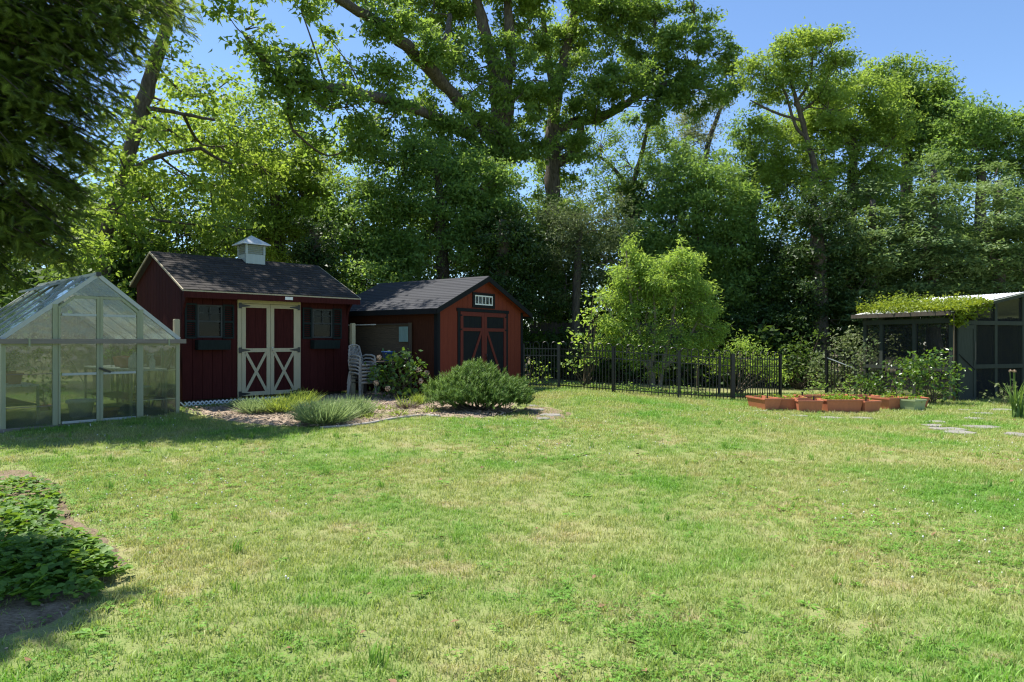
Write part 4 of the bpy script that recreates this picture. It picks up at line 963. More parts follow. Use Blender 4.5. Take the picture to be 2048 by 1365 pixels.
# ------------------------------------------------------------------ screened enclosure on the right
zg = float(hz(*AV))-.02
av = thing('screened_enclosure', 'grey-green screened wooden enclosure with vine-covered corrugated roof', 'enclosure', (AV[0], AV[1], zg), AA)
WA, LA = 5.2, 2.5; ze = 2.18; zr = 2.68; XR = WA/2; sa = (zr-ze)/XR
def rza(x): return ze+(x if x <= XR else WA-x)*sa
for x in (0, .75, 1.52, 2.55, 3.6, WA-.09):
    MB().box(x, x+.09, 0, .09, -.1, rza(x+.045)-.03).build('post', M_avi, av)
for y in (.95, 1.9, LA-.09):
    MB().box(0, .09, y, y+.09, -.1, ze-.02).build('post', M_avi, av); MB().box(WA-.09, WA, y, y+.09, -.1, ze-.02).build('post', M_avi, av)
MB().box(.7505, WA-.1, -.015, -.001, .80, .90).build('rail', M_avi, av); MB().box(.0, WA, -.016, -.001, 1.86, 1.96).build('rail', M_avi, av)
MB().box(-.016, -.001, -.016, LA, 1.90, 2.02).build('rail', M_avi, av); MB().box(-.014, -.001, 0.0, LA, .75, .84).build('rail', M_avi, av)
MB().box(-.22, -.17, -.12, LA+.2, ze-.10, ze+.0).build('eave_board', M_oldwood, av)
for y in np.arange(.1, LA, .55): MB().bar((-.17, y, ze-.05), (XR, y, zr-.05), .04, .07, (0, 0, 1)).build('rafter', M_avi, av)
MB().bar((-.2, -.10, ze-.03), (XR, -.10, zr-.02), .10, .03, (0, 1, 0)).build('rake_board', M_avi, av); MB().bar((WA+.2, -.10, ze-.03), (XR, -.10, zr-.02), .10, .03, (0, 1, 0)).build('rake_board', M_avi, av)
xs_ = [.09, .75, .84, 1.52, 1.61, 2.55, 2.64, 3.6, 3.69, WA-.09]
for i in range(1, 5):
    a, b = xs_[2*i], xs_[2*i+1]
    for q0, q1 in ((.0, .80), (.90, 1.86)): MB().box(a, b, .03, .032, q0, q1).build('screen', M_screen, av)
    MB().prism([(a, 1.96), (b, 1.96), (b, rza(b)-.04), (a, rza(a)-.04)] if not a < XR < b else [(a, 1.96), (b, 1.96), (b, rza(b)-.04), (XR, rza(XR)-.04), (a, rza(a)-.04)], 'y', .03, .032).build('screen', M_screen, av)
for y0, y1 in ((.09, .95), (1.04, 1.9), (1.99, LA-.09)): MB().box(.04, .042, y0, y1, .84, 1.90).build('screen', M_screen, av); MB().box(.04, .042, y0, y1, .0, .75).build('screen', M_screen, av)
for i in range(24): MB().box(i*.216+.02, (i+1)*.216+.014, LA-.03, LA-.005, 0, rza(i*.216+.1)-.06).build('board', M_avi, av) if i > 14 else None
for i in range(13): MB().box(WA-.03, WA-.005, i*.216+.02, (i+1)*.216+.014, 0, ze-.06).build('board', M_avi, av)
dr = thing('door', None, None); dr.parent = av
MB().box(.125, .735, -.045, -.017, .03, 1.85).build('leaf', M_avi, dr)
for q in ((.125, .2, .03, 1.85), (.66, .735, .03, 1.85), (.2, .66, .03, .12), (.2, .66, 1.76, 1.85), (.2, .66, .78, .86)): MB().box(q[0], q[1], -.058, -.0455, q[2], q[3]).build('trim', M_avi, dr)
MB().bar((.15, -.062, 1.15), (.70, -.062, .78), .02, .012, (0, 1, 0)).build('brace', M_char, dr); MB().box(.70, .73, -.07, -.0585, 1.0, 1.45).build('bolt', M_black, dr)
ny = 60; V = []; Fq = []
for sgn in (0, 1):
    o0 = len(V); yv = np.linspace(-.14, LA+.2, ny*3)
    for y in yv:
        w = .014*math.sin(y/.076*2*math.pi)
        for x, z in ((-.22, ze-.22*sa), (XR, zr)): V.append(((x if sgn == 0 else WA-x), y, z+w+.01))
    for i in range(len(yv)-1): Fq.append((o0+2*i, o0+2*i+1, o0+2*i+3, o0+2*i+2))
b = MB(); b.add(V, Fq); ro = b.build('roof', paint('white_corrugated_sheet', (0.74, 0.75, 0.74), 0.5, 0.12, (2, 2, 2), 0.4, bumpy=0.03), av)
md = ro.modifiers.new('thickness', 'SOLIDIFY'); md.thickness = .004
# feed tub and stored boards seen through the screen
b = MB(); b.lathe([(.2, 0), (.24, .38), (.26, .38), (.26, .42), (.001, .42)], 16); o = b.build('storage_tub', M_char, None, True)
c_, s_ = math.cos(AA), math.sin(AA); o.location = (AV[0]+1.9*c_-.9*s_, AV[1]+1.9*s_+.9*c_, zg+.02); tag(o, 'dark lidded tub standing behind the enclosure screen', 'tub')
b = MB(); b.bar((0, 0, 0), (.05, .22, 1.7), .35, .03, (0, 1, 0)); o = b.build('leaning_board', M_oldwood); o.location = (AV[0]+1.15*c_-.7*s_, AV[1]+1.15*s_+.7*c_, zg+.02); o.rotation_euler = (0, 0, AA); tag(o, 'grey board leaning upright behind the enclosure screen', 'board')

for px_, Yq, h, lab in ((1438, 18.0, 1.05, 'plain brown stake standing among the low bush stems'), (1395, 18.9, .9, 'thin leaning brown stake behind the fruit tree')):
    X = (px_-1024)/F*Yq; o = MB().bar((0, 0, -.1), (.03, .02, h), .06, .05).build('wooden_stake', M_oldwood); o.location = (X, Yq, float(hz(X, Yq))); tag(o, lab, 'stake')
b = MB(); b.lathe([(.13, 0), (.17, .22), (.185, .22), (.185, .25), (.16, .25), (.12, .03), (.001, .03)], 14); o = b.build('plastic_tub', paint('blue_plastic', (0.03, 0.10, 0.30), .5, .1), None, True)
c, s = math.cos(A2), math.sin(A2); o.location = (S2[0]+(PX-.33)*c-1.35*s, S2[1]+(PX-.33)*s+1.35*c, -.05+.978); kplace(o, K2); tag(o, 'blue plastic tub on the potting bench behind the hydrangea', 'tub')

# ------------------------------------------------------------------ planters set in a ring
M_seed = leafmat('seedling_leaf', (0.10, 0.20, 0.02), (0.19, 0.32, 0.03), (0.30, 0.45, 0.03), 0.4)
def planter(px, py, L, Wd, rz, m, label, group, plants=0, H=.25, stake=0, Y=None):
    c0 = gp(px, py) if Y is None else Vector(((px-1024)/F*Y, Y, float(hz((px-1024)/F*Y, Y))))
    r = thing('planter', label, 'planter', c0, rz, group)
    l, w = L/2, Wd/2; t = .78; rim = .012
    b = MB()
    lo = [(-l*.88, -w*t), (l*.88, -w*t), (l*.88, w*t), (-l*.88, w*t)]; hi = [(-l, -w), (l, -w), (l, w), (-l, w)]
    hr = [(-l-rim, -w-rim), (l+rim, -w-rim), (l+rim, w+rim), (-l-rim, w+rim)]; inn = [(-l+.015, -w+.015), (l-.015, -w+.015), (l-.015, w-.015), (-l+.015, w-.015)]
    rings = [[(x, y, 0) for x, y in lo], [(x, y, H-.03) for x, y in hi], [(x, y, H-.03) for x, y in hr], [(x, y, H) for x, y in hr], [(x, y, H) for x, y in inn], [(x*.97, y*.95, H-.09) for x, y in inn]]
    vs = [p for q in rings for p in q]; fs = [(3, 2, 1, 0)]+[(k*4+i, k*4+(i+1) % 4, (k+1)*4+(i+1) % 4, (k+1)*4+i) for k in range(5) for i in range(4)]
    b.add(vs, fs); b.build('tub', m, r)
    sx0, sy0 = l*.965, w*.93; n = 6; so_ = MB()
    g_ = [(-sx0+2*sx0*i/n, -sy0+2*sy0*j/3, H-.055+random.uniform(-.012, .014)) for i in range(n+1) for j in range(4)]
    so_.add(g_, [(i*4+j, (i+1)*4+j, (i+1)*4+j+1, i*4+j+1) for i in range(n) for j in range(3)]); so_.build('soil', M_pot, r)
    if plants:
        n = plants; pos = np.column_stack([rng.uniform(-sx0, sx0, n)*.9, rng.uniform(-sy0, sy0, n)*.85, H-.05+rng.uniform(0, .12, n)])
        V, T = scatter(LEAF_V, LEAF_T, pos, frames(rdir(n)+[0, 0, .9], rdir(n)), rng.uniform(.03, .075, n)); link('seedlings', np_mesh('seedlings', V, T, M_seed), r)
    for k in range(stake):
        x = random.uniform(-.7, .7)*l; MB().box(x-.014, x+.014, -.006, .006, H-.08, H+.07).build('plant_marker', M_black, r)
    return r
gl_ = 'planters set out in a ring on the lawn'
for a in [(1527,821,.72,.36,math.radians(100),20,1,'terracotta trough set lengthwise at the end of the planter ring toward the hoop-topped gate'),(1569,823,.43,.36,math.radians(-4),60,0,'short terracotta trough second from the gate end of the planter ring'),
          (1616,827,.47,.36,math.radians(-8),10,1,'short terracotta trough adjoining the longest trough on its gate side'),(1734,828,.36,.36,math.radians(10),30,1,'smallest terracotta trough, between the longest trough and the deep one')]:
    planter(a[0], a[1]-3, a[2], a[3], a[4], M_terra, a[7], gl_, a[5], stake=a[6])
planter(1680, 824, .74, .4, math.radians(2), M_terra, 'longest terracotta trough of the planter ring, full of bright seedlings', gl_, 420, H=.27, stake=1)
planter(1782, 819, .66, .42, math.radians(24), M_terra, 'deep terracotta trough beside the sage green planter with a dark marker', gl_, 90, H=.27, stake=1)
planter(1825, 821, .40, .34, math.radians(28), M_green, 'sage green square planter at the end of the planter ring', gl_, 60, H=.24)
back = ['first', 'second', 'third', 'fourth', 'fifth']
for i, a in enumerate([(1590,14.55,.5,80,30),(1622,15.1,.62,-4,30),(1672,15.3,.6,0,10),(1725,15.2,.6,6,10),(1770,14.9,.6,4,30),(1822,14.75,.56,-8,20)]):
    back_l = 'terracotta trough turned crosswise inside the gate end of the planter ring' if i == 0 else back[i-1]+' terracotta trough from the gate along the fence-side row of the ring'
    planter(a[0], 0, a[2], .36, math.radians(a[3]), M_terra, back_l, gl_, a[4], Y=a[1], stake=1 if a[0] in (1622, 1725) else 0)

# ------------------------------------------------------------------ trees
L_oak = leafmat('oak_leaf', (0.085, 0.15, 0.036), (0.19, 0.285, 0.072), (0.38, 0.55, 0.08), 0.46)
L_bright = leafmat('young_leaf', (0.14, 0.22, 0.042), (0.25, 0.345, 0.082), (0.45, 0.61, 0.08), 0.48)
L_mid = leafmat('maple_leaf', (0.085, 0.158, 0.042), (0.18, 0.29, 0.085), (0.35, 0.53, 0.09), 0.46)
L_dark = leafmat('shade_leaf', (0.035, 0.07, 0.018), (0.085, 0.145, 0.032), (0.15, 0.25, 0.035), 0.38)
L_grey = leafmat('grey_green_leaf', (0.09, 0.125, 0.055), (0.17, 0.205, 0.095), (0.19, 0.26, 0.09), 0.35)
L_ivy = leafmat('ivy_leaf', (0.026, 0.055, 0.016), (0.06, 0.11, 0.026), (0.09, 0.16, 0.025), 0.28, 0.45, gloss=0.3)
L_cedar = leafmat('cedar_spray', (0.05, 0.088, 0.022), (0.135, 0.19, 0.048), (0.34, 0.46, 0.07), 0.42)
L_ever = leafmat('evergreen_spray', (0.085, 0.145, 0.055), (0.20, 0.285, 0.115), (0.26, 0.38, 0.10), 0.36)
L_fruit = leafmat('fruit_tree_leaf', (0.16, 0.26, 0.06), (0.28, 0.41, 0.11), (0.48, 0.67, 0.10), 0.5)
L_pale = leafmat('pale_blossom_leaf', (0.20, 0.23, 0.10), (0.33, 0.35, 0.20), (0.35, 0.40, 0.16), 0.4)
# feathery spray of a cedar: a drooping rib with narrow leaflets on both sides
sv = []; stt = []
for k, (u, ln) in enumerate([(0, .34), (.14, .42), (.28, .42), (.42, .38), (.56, .32), (.70, .24), (.84, .18)]):
    for sg_ in (-1, 1):
        a = math.radians(34)*sg_; z0 = -.35*u*u; o = len(sv); dx, dy = math.cos(a), math.sin(a)
        sv += [(u-.05, 0, z0+.01), (u+.09, .0, z0), (u+dx*ln, dy*ln, z0-.12*ln-.25*u*ln)]; stt.append((o, o+1, o+2))
o = len(sv); sv += [(-.1, .014, 0), (-.1, -.014, 0), (1.0, 0, -.38)]; stt.append((o, o+1, o+2))
SPRAY_V, SPRAY_T = np.array(sv), np.array(stt)
_old = foliage
def foliage(blobs, size, dens, per, clump_r, proto='leaf', up=.45, flat=.6, droop=0., shell=.5):
    if proto != 'spray': return _old(blobs, size, dens, per, clump_r, proto, up, flat, droop, shell)
    Vs = []; Ts = []; off = 0; cents = []
    for c, r, dm in blobs:
        c = np.array(c); r = np.array(r); area = 4*math.pi*((r[0]*r[1])**1.6/3+(r[0]*r[2])**1.6/3+(r[1]*r[2])**1.6/3)**(1/1.6)
        nc = max(4, int(area*dens*dm)); d = rdir(nc); rad = rng.uniform(shell**2.2, 1.05, nc)**(1/2.2); cc = c+d*r*rad[:, None]; cents.append(cc)
        idx = np.repeat(np.arange(nc), per); n = len(idx); pos = cc[idx]+rng.normal(size=(n, 3))*clump_r*.5
        out_ = d[idx]*np.array([1, 1, .35])+rng.normal(size=(n, 3))*.35+np.array([0, 0, -droop]); nr = np.array([0, 0, 1.0])+rng.normal(size=(n, 3))*.55+d[idx]*.5
        v, t = scatter(SPRAY_V, SPRAY_T, pos, frames(nr, out_), size*rng.uniform(.6, 1.3, n)); Vs.append(v); Ts.append(t+off); off += len(v)
    return np.concatenate(Vs), np.concatenate(Ts), np.concatenate(cents)

def conifer(name, label, Y, blobs, axis, leaf_m, size, nb, per, group, droop=.5, lift=.8, spread=.3, wb=None, O=None):
    """boughs leave the trunk, arch out and droop to their tips; feathery sprays hang along the outer part of each"""
    if wb is None:
        wb = pxblobs(blobs, Y); ax = [at(a[0], a[1], Y) for a in axis]; rad = [a[2]/2*Y/F for a in axis]
        gz = float(hz(ax[0].x, ax[0].y)); ax.insert(0, Vector((ax[0].x, ax[0].y, gz-.05))); rad.insert(0, rad[0]*1.2); O = Vector((ax[0].x, ax[0].y, gz))
    else: ax = [Vector(a[:3]) for a in axis]; rad = [a[3] for a in axis]
    root = thing(name, label, 'tree', O, 0, group); mb = MB(); sp = smooth_path(ax, 5)
    mb.tube([p-O for p in sp], list(np.interp(np.linspace(0, len(rad)-1, len(sp)), range(len(rad)), rad)), 9)
    vol = np.array([r[0]*r[2]*d for _, r, d in wb]); vol /= vol.sum(); P = []; N_ = []; X_ = []
    for bi in rng.choice(len(wb), nb, p=vol):
        c, r, _ = wb[bi]; d = rdir(1)[0]; tip = np.array(c)+d*np.array(r)*rng.uniform(.55, 1.05)
        zs = tip[2]+rng.uniform(.3, 1.)*lift; st = min(sp, key=lambda p: abs(p.z-zs)); a0 = np.array(st); v = tip-a0; ln = np.linalg.norm(v)
        m1 = a0+v*.55+np.array([0, 0, .16*ln])
        path = [np.array(q) for q in smooth_path([a0, m1, tip], 6)]
        mb.tube([Vector(q)-O for q in path], list(np.linspace(.035, .006, len(path))), 4, False)
        pp = np.array(path); t = .35+.65*rng.random(per)**.75; k = np.clip(t*(len(pp)-1), 0, len(pp)-1.001); i = k.astype(int); f = (k-i)[:, None]
        q = pp[i]*(1-f)+pp[i+1]*f; tan = pp[i+1]-pp[i]; tan /= np.linalg.norm(tan, axis=1, keepdims=True)+1e-9
        side = np.cross(tan, [0, 0, 1.]); w = rng.normal(0, spread, per)*(1.15-.7*t)*min(1.4, .5+ln*.25)
        q = q+side*w[:, None]+np.array([0, 0, -1.])*np.abs(w)[:, None]*.45+rng.normal(0, .05, (per, 3))
        P.append(q); X_.append(tan*.8+side*(np.sign(w)*.7)[:, None]+np.array([0, 0, -droop])+rng.normal(0, .5, (per, 3))); N_.append(np.array([0, 0, 1.])+rng.normal(0, .45, (per, 3))+tan*.2)
    P = np.concatenate(P); V, T = scatter(SPRAY_V, SPRAY_T, P, frames(np.concatenate(N_), np.concatenate(X_)), size*rng.uniform(.55, 1.25, len(P)))
    mb.build('trunk', M_bark, root, True); link('crown', np_mesh('crown', V-np.array(O), T, leaf_m), root); return root

# overhanging cedar on the left
conifer('cedar_tree', 'dark feathery cedar with drooping sprays overhanging the greenhouse roof', 11.6,
     [(110,40,230,100),(300,0,110,60),(250,80,80,50),(350,30,60,40),(205,220,55,50),(190,300,40,50),(60,170,190,100),(180,150,90,70),(40,290,150,90),(120,310,70,80),(90,410,95,70),(40,480,120,70),(130,480,70,45),(0,560,55,35),(-140,300,170,240),(-120,0,220,150),(-60,-110,200,80)],
     [(-170,700,70),(-160,400,62),(-140,100,50),(-120,-160,30)], L_cedar, .27, 520, 44, 'evergreens by the greenhouse', droop=.3)
# tall cedar to the side of the soil bed, rising out of the picture
conifer('cedar_tree', 'tall cedar beyond the soil bed whose shade falls across the leafy ground cover', 0, None, [(-6.9, 6.0, -.05, .2), (-6.85, 6.0, 3, .16), (-6.9, 6.0, 5.5, .12), (-6.95, 6.05, 7.3, .03)], L_cedar, .38, 280, 36, 'evergreens by the greenhouse',
     wb=[((-5.2, 4.75, 5.4), (.95, .7, .6), 1.3), ((-5.9, 4.9, 5.5), (1.0, .85, .8), 1.3), ((-6.4, 5.4, 5.6), (.8, .8, .9), 1.1), ((-6.9, 6.0, 4.4), (.9, .9, 1.2), 1.), ((-6.9, 5.9, 6.6), (.7, .7, .9), 1.)], O=Vector((-6.9, 6.0, float(hz(-6.9, 6.0)))))

# left background
tree('leaning_tree', 'leaning tree with a dark bent trunk and airy yellow-green leaves behind the greenhouse', 16.5,
     [(345,120,50,50,0,.5),(330,200,80,60,1,.7),(420,190,80,60,2,.6),(260,310,90,80,1,.7),(380,280,100,70,3,.9),(470,290,80,60,3,.9),(300,400,100,70,1,.7),(420,370,100,60,2,.9),(520,330,70,50,3,.9),(240,470,90,60,0,.7),(370,470,110,40,1,.6),(470,455,80,35,1,.6),
      (232,420,60,50,-1.2,1.2),(205,510,60,45,-1.2,1.2),(250,330,55,45,-1.2,1.2),(190,570,50,40,-1.2,1.),(285,250,50,40,-1.,1.1),(300,-50,90,60,-.6,.9),(400,-110,110,70,0,.9),(220,-120,110,70,-1,.9),(330,-190,130,70,0,.9),(520,-130,90,60,0,.8),(250,20,70,50,0,.7)],
     [(205,640,30),(212,480,28),(235,390,26),(270,270,27),(298,165,27),(328,70,23),(345,-20,18),(350,-150,10)], L_bright, M_bark, .14, 1.9, 46, .45, twigs=.5,
     limbs=[[(228,400,14),(262,345,12),(320,312,9),(400,296,6)],[(285,215,10),(350,225,8),(430,240,5)]])
tree('maple_tree', 'bright yellow-green maple rising behind the cupola shed', 22,
     [(470,330,100,80),(560,300,90,70,1),(600,390,90,80),(520,410,110,80),(640,330,60,70,1,.8),(640,470,70,60),(560,480,110,50),(450,480,80,50),(510,240,60,50,0,.7),(440,260,60,50,0,.7),(600,250,40,30,1,.5)],
     [(560,640,26),(560,500,24),(550,400,20),(545,300,14)], L_bright, M_bark, .15, 1.9, 52, .5)
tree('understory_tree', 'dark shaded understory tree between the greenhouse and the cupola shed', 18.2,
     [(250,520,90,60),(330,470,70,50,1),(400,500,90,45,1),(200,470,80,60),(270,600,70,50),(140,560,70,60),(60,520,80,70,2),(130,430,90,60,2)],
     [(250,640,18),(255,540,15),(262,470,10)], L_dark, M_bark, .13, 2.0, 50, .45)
tree('ivy_snag', 'rounded ivy-clad stump standing dark behind the shed roof ridge', 19.2, [(630,485,44,48),(625,540,50,40),(640,600,50,50)], [(630,660,24),(630,520,22),(628,460,16)], L_ivy, M_bark, .12, 4.5, 60, .3, shell=.7)
tree('maple_tree', 'mid-green maple filling the gap between the two shed roofs', 21,
     [(700,420,60,60),(690,500,80,60),(720,570,90,50,-1),(760,520,70,60),(680,600,60,50,-1),(800,600,90,40,0),(640,570,60,50,0)],
     [(715,660,20),(712,520,16),(705,440,10)], L_mid, M_bark, .15, 2.0, 52, .48)
# the two oaks
tree('oak_tree', 'tallest oak with a forked trunk and long bare-barked limbs reaching over the sheds', 26,
     [(450,20,28,20,-9,.8),(490,60,40,30,-9,.8),(560,105,60,45,-8.5,.9),(530,165,34,30,-8.5,.8),(600,165,45,32,-8,.9),(620,225,40,28,-8,.7),(690,215,60,34,-7,.9),(600,15,45,20,-7,.6),(660,80,34,26,-6,.5),(700,140,40,28,-5,.6),(640,290,40,26,-7,.7),(720,280,55,40,-6,.9),(760,50,60,36,-5,.7),(780,160,60,38,-4,.8),(850,90,55,40,-3,.8),(870,230,75,45,-2,.9),(790,235,60,36,-5,.9),(900,140,60,45,0,.8),(920,40,60,40,1,.8),(960,310,70,50,-1,.9),(930,225,55,45,1,.8),(1060,60,60,50,1,.8),(1065,160,55,50,0,.8),(1045,270,60,55,0,.8),(870,320,80,40,-2,.9),(1080,-40,120,60,0,1),(900,-40,140,60,0,1),(720,-40,110,50,-4,.8),(560,-40,90,36,-7,.7),(850,20,50,30,0,.6),(985,380,50,45,-1.6,.8),(960,170,40,40,-1.5,.7),(1030,200,40,40,-1.5,.7),(990,260,45,40,-1.6,.7),(1020,110,35,40,-1.5,.7),(940,100,40,35,-1.2,.7),(985,450,50,50,-1.6,.8)],
     [(1000,640,60),(990,500,46),(985,400,42),(996,300,40),(1003,200,46),(985,110,25),(958,20,20),(945,-60,16)], L_oak, M_bark, .21, 1.9, 30, .45, 'oak', twigs=.6,
     limbs=[[(1003,205,28),(1022,110,22),(1016,20,18),(1010,-60,14)],[(995,300,24),(930,215,22,-1),(850,130,23,-2.5),(800,80,22,-4),(745,40,18,-5),(680,0,14,-6),(630,-30,10,-7)],[(990,330,22),(930,262,19,-1),(860,229,17,-2.5),(765,198,16,-5),(672,178,16,-7),(588,163,12,-8),(544,140,8,-8.5),(490,70,6,-9)],[(848,132,14,-2.5),(890,80,12,-2),(900,30,9,-1)],[(600,166,6,-8),(575,210,5,-8),(585,260,3,-8)]])
tree('oak_tree', 'broad oak whose rounded crown overhangs the black fence and fruit tree', 28,
     [(1180,50,90,60,0,.9),(1240,30,60,35,0),(1310,55,60,36,1),(1365,85,60,38,-1),(1290,105,50,30,1),(1425,110,50,42,0),(1410,175,60,40,-1),(1335,150,65,36,0),(1250,160,70,32,-2),(1200,185,45,26,-2),(1180,150,60,45,-1,.8),(1150,240,60,60,0,.8),(1290,205,70,40,-1,.8),(1350,215,60,35,0,.7),(1270,-30,120,50),(1120,110,60,60,1,.8),(1390,25,40,25,0,.6),(1460,165,30,40,0,.7),(1120,330,70,60,1,.7),(1105,420,45,50,-1.4,.8),(1125,280,45,45,-1.4,.7),(1100,200,40,40,-1.4,.7),(1120,500,45,40,-1.4,.7)],
     [(1108,640,42),(1110,520,32),(1106,400,29),(1104,300,29),(1112,200,26),(1135,90,18),(1150,10,14),(1160,-50,10)], L_oak, M_bark, .19, 1.8, 34, .46, 'oak', twigs=.5, flat=.45,
     limbs=[[(1105,270,20),(1150,243,20),(1190,240,20),(1240,215,17),(1276,193,14),(1342,163,11),(1395,125,9)],[(1108,330,20),(1150,300,20),(1165,240,12)],[(1112,200,18),(1095,110,14),(1085,20,10)]])
tree('maple_tree', 'dense dark green maple standing behind the roof of the red gabled shed', 21.5,
     [(780,330,90,60),(870,370,110,80),(760,420,80,70),(960,380,80,80),(850,460,120,70),(960,480,80,70),(780,510,80,60),(890,540,110,50,-.5),(1000,430,50,60,0,.8),(820,290,70,40,0,.7)],
     [(885,640,26),(885,500,24),(880,400,18),(870,320,12)], L_mid, M_bark, .15, 1.9, 52, .5)
tree('ivy_tree', 'trunk wrapped in dark ivy directly behind the red gabled shed', 20.5, [(1010,470,55,60),(1000,560,50,60),(1040,520,50,60,1),(1050,600,70,60,1),(960,590,60,40)], [(1010,660,30),(1005,540,28),(1008,440,22)], L_ivy, M_bark, .13, 3.2, 55, .35, shell=.65)
tree('wild_olive', 'grey-green wild olive drooping in front of the grey oak trunk', 21.5,
     [(1150,430,80,40),(1200,460,70,45),(1110,480,70,50),(1170,520,80,45),(1230,430,40,30),(1090,420,50,35,0,.7),(1130,570,60,40,0,.8),(1220,520,50,40)],
     [(1150,660,18),(1155,540,15),(1160,450,9)], L_grey, M_bark, .11, 2.2, 55, .42, 'lance', droop=.4)
tree('thin_tree', 'thin sparse tree with fine dark branches and sky showing through', 30,
     [(1200,300,60,50,0,.6),(1260,330,70,60,0,.6),(1330,300,60,55,0,.7),(1300,390,80,50,0,.8),(1220,390,60,50,0,.6),(1350,370,60,60,0,.8),(1280,260,60,40,0,.6)],
     [(1275,660,18),(1270,500,16),(1262,400,13),(1285,300,9),(1300,230,6)], L_mid, M_bark, .15, 1.6, 42, .5, twigs=.9, limbs=[[(1264,400,9),(1230,340,7),(1195,310,4)],[(1268,440,9),(1340,360,7),(1370,300,4)]])
tree('locust_tree', 'far locust tree pale with blossom against the sky gap', 36,
     [(1410,220,45,35,0,.8),(1400,280,55,40,0,.9),(1440,190,30,25,0,.7),(1370,250,35,35,0,.6),(1420,330,50,30,0,.8)],
     [(1395,660,16),(1400,420,14),(1412,310,11),(1428,250,9),(1450,200,5)], L_pale, M_bark, .16, 1.3, 42, .6, twigs=.8)
tree('maple_tree', 'dark green layered maple behind the fruit tree', 24,
     [(1370,350,80,50),(1410,420,100,60),(1340,450,80,60),(1450,490,80,70),(1370,530,90,60),(1460,390,60,50),(1310,520,60,60),(1420,590,100,50),(1500,440,50,60),(1490,560,60,60),(1290,590,70,50)],
     [(1390,680,24),(1388,560,20),(1395,450,16),(1400,360,10)], L_mid, M_bark, .15, 1.85, 52, .48)
# right background
tree('tall_slender_tree', 'tall slender tree with a crooked pale trunk and a light green umbrella crown', 25,
     [(1590,85,70,30),(1540,130,50,28),(1620,130,80,35),(1660,95,30,30,0,.8),(1560,165,55,25,0,.8),(1660,180,50,40),(1510,150,36,24,0,.8),(1610,180,70,28,0,.9),(1530,190,40,22,1,.7),(1660,230,50,32,1,.9),(1560,105,40,26,0,.9),(1640,80,36,18,0,.9),(1690,130,30,20,0,.8),(1625,300,36,26,-1,.8),(1640,365,44,28,-1,.9),(1560,80,26,16,0,.8),(1500,120,22,14,0,.6),(1680,220,50,30,-.5,.9)],
     [(1640,680,18),(1632,440,15),(1618,385,12),(1630,340,12),(1612,270,10.5),(1596,210,9),(1582,165,6),(1575,120,4)], L_bright, M_bark, .14, 2.0, 46, .45, twigs=.8, flat=.4,
     limbs=[[(1612,275,7),(1590,250,6),(1572,190,5),(1545,140,3)],[(1600,225,6),(1640,190,4),(1660,140,3)],[(1600,240,6),(1550,225,5),(1500,200,2)],[(1590,210,7),(1620,160,5),(1625,110,3)]])
tree('maple_tree', 'rounded light green tree below the umbrella crown', 27,
     [(1740,180,55,45),(1700,230,80,60),(1760,240,70,50),(1680,310,90,60),(1760,310,70,60),(1620,330,70,50),(1560,290,50,40,0,.8),(1700,380,90,50),(1580,370,60,50),(1790,380,60,50),(1640,250,55,40),(1665,190,45,36),(1590,260,45,34,1),(1530,255,36,28,1)],
     [(1700,680,26),(1700,480,22),(1705,350,18),(1710,250,12)], L_bright, M_bark, .15, 1.8, 50, .5, limbs=[[(1704,360,12),(1760,310,9),(1790,270,5)]])
tree('oak_tree', 'oak with a domed crown at the top of the descending tree line', 30,
     [(1790,160,60,38),(1840,180,60,45),(1810,220,70,45),(1870,230,60,45),(1850,280,70,45),(1900,260,60,40)],
     [(1810,680,26),(1812,400,24),(1815,280,18),(1815,200,12)], L_oak, M_bark, .19, 1.75, 42, .52, 'oak')
tree('small_leafed_tree', 'small leafy tree beside the sky gap left of the slender trunk', 29,
     [(1500,260,45,40),(1530,300,50,45),(1480,330,45,45),(1520,370,60,50),(1470,390,40,40)], [(1505,680,16),(1505,450,14),(1510,330,9)], L_mid, M_bark, .16, 1.9, 46, .5)
tree('maple_tree', 'mid-green tree on the shoulder of the tree line above the evergreens', 28,
     [(1920,240,60,40),(1980,260,60,45),(1940,310,70,45),(1890,330,60,45),(2030,270,50,45),(2010,330,60,45),(2090,260,60,50),(2100,340,80,60)],
     [(1960,680,24),(1960,440,20),(1962,320,14)], L_mid, M_bark, .17, 1.8, 46, .5)
tree('ivy_tree', 'dark trunk thickly clad in ivy behind the open gate', 22.5,
     [(1630,420,55,45),(1640,500,60,60),(1620,580,70,60),(1580,520,50,60,.5),(1690,560,60,60,.5),(1560,600,60,60,1),(1660,640,90,40),(1540,660,80,40)],
     [(1640,690,34),(1638,540,30),(1630,430,22)], L_ivy, M_bark, .13, 3.0, 55, .38, shell=.65)
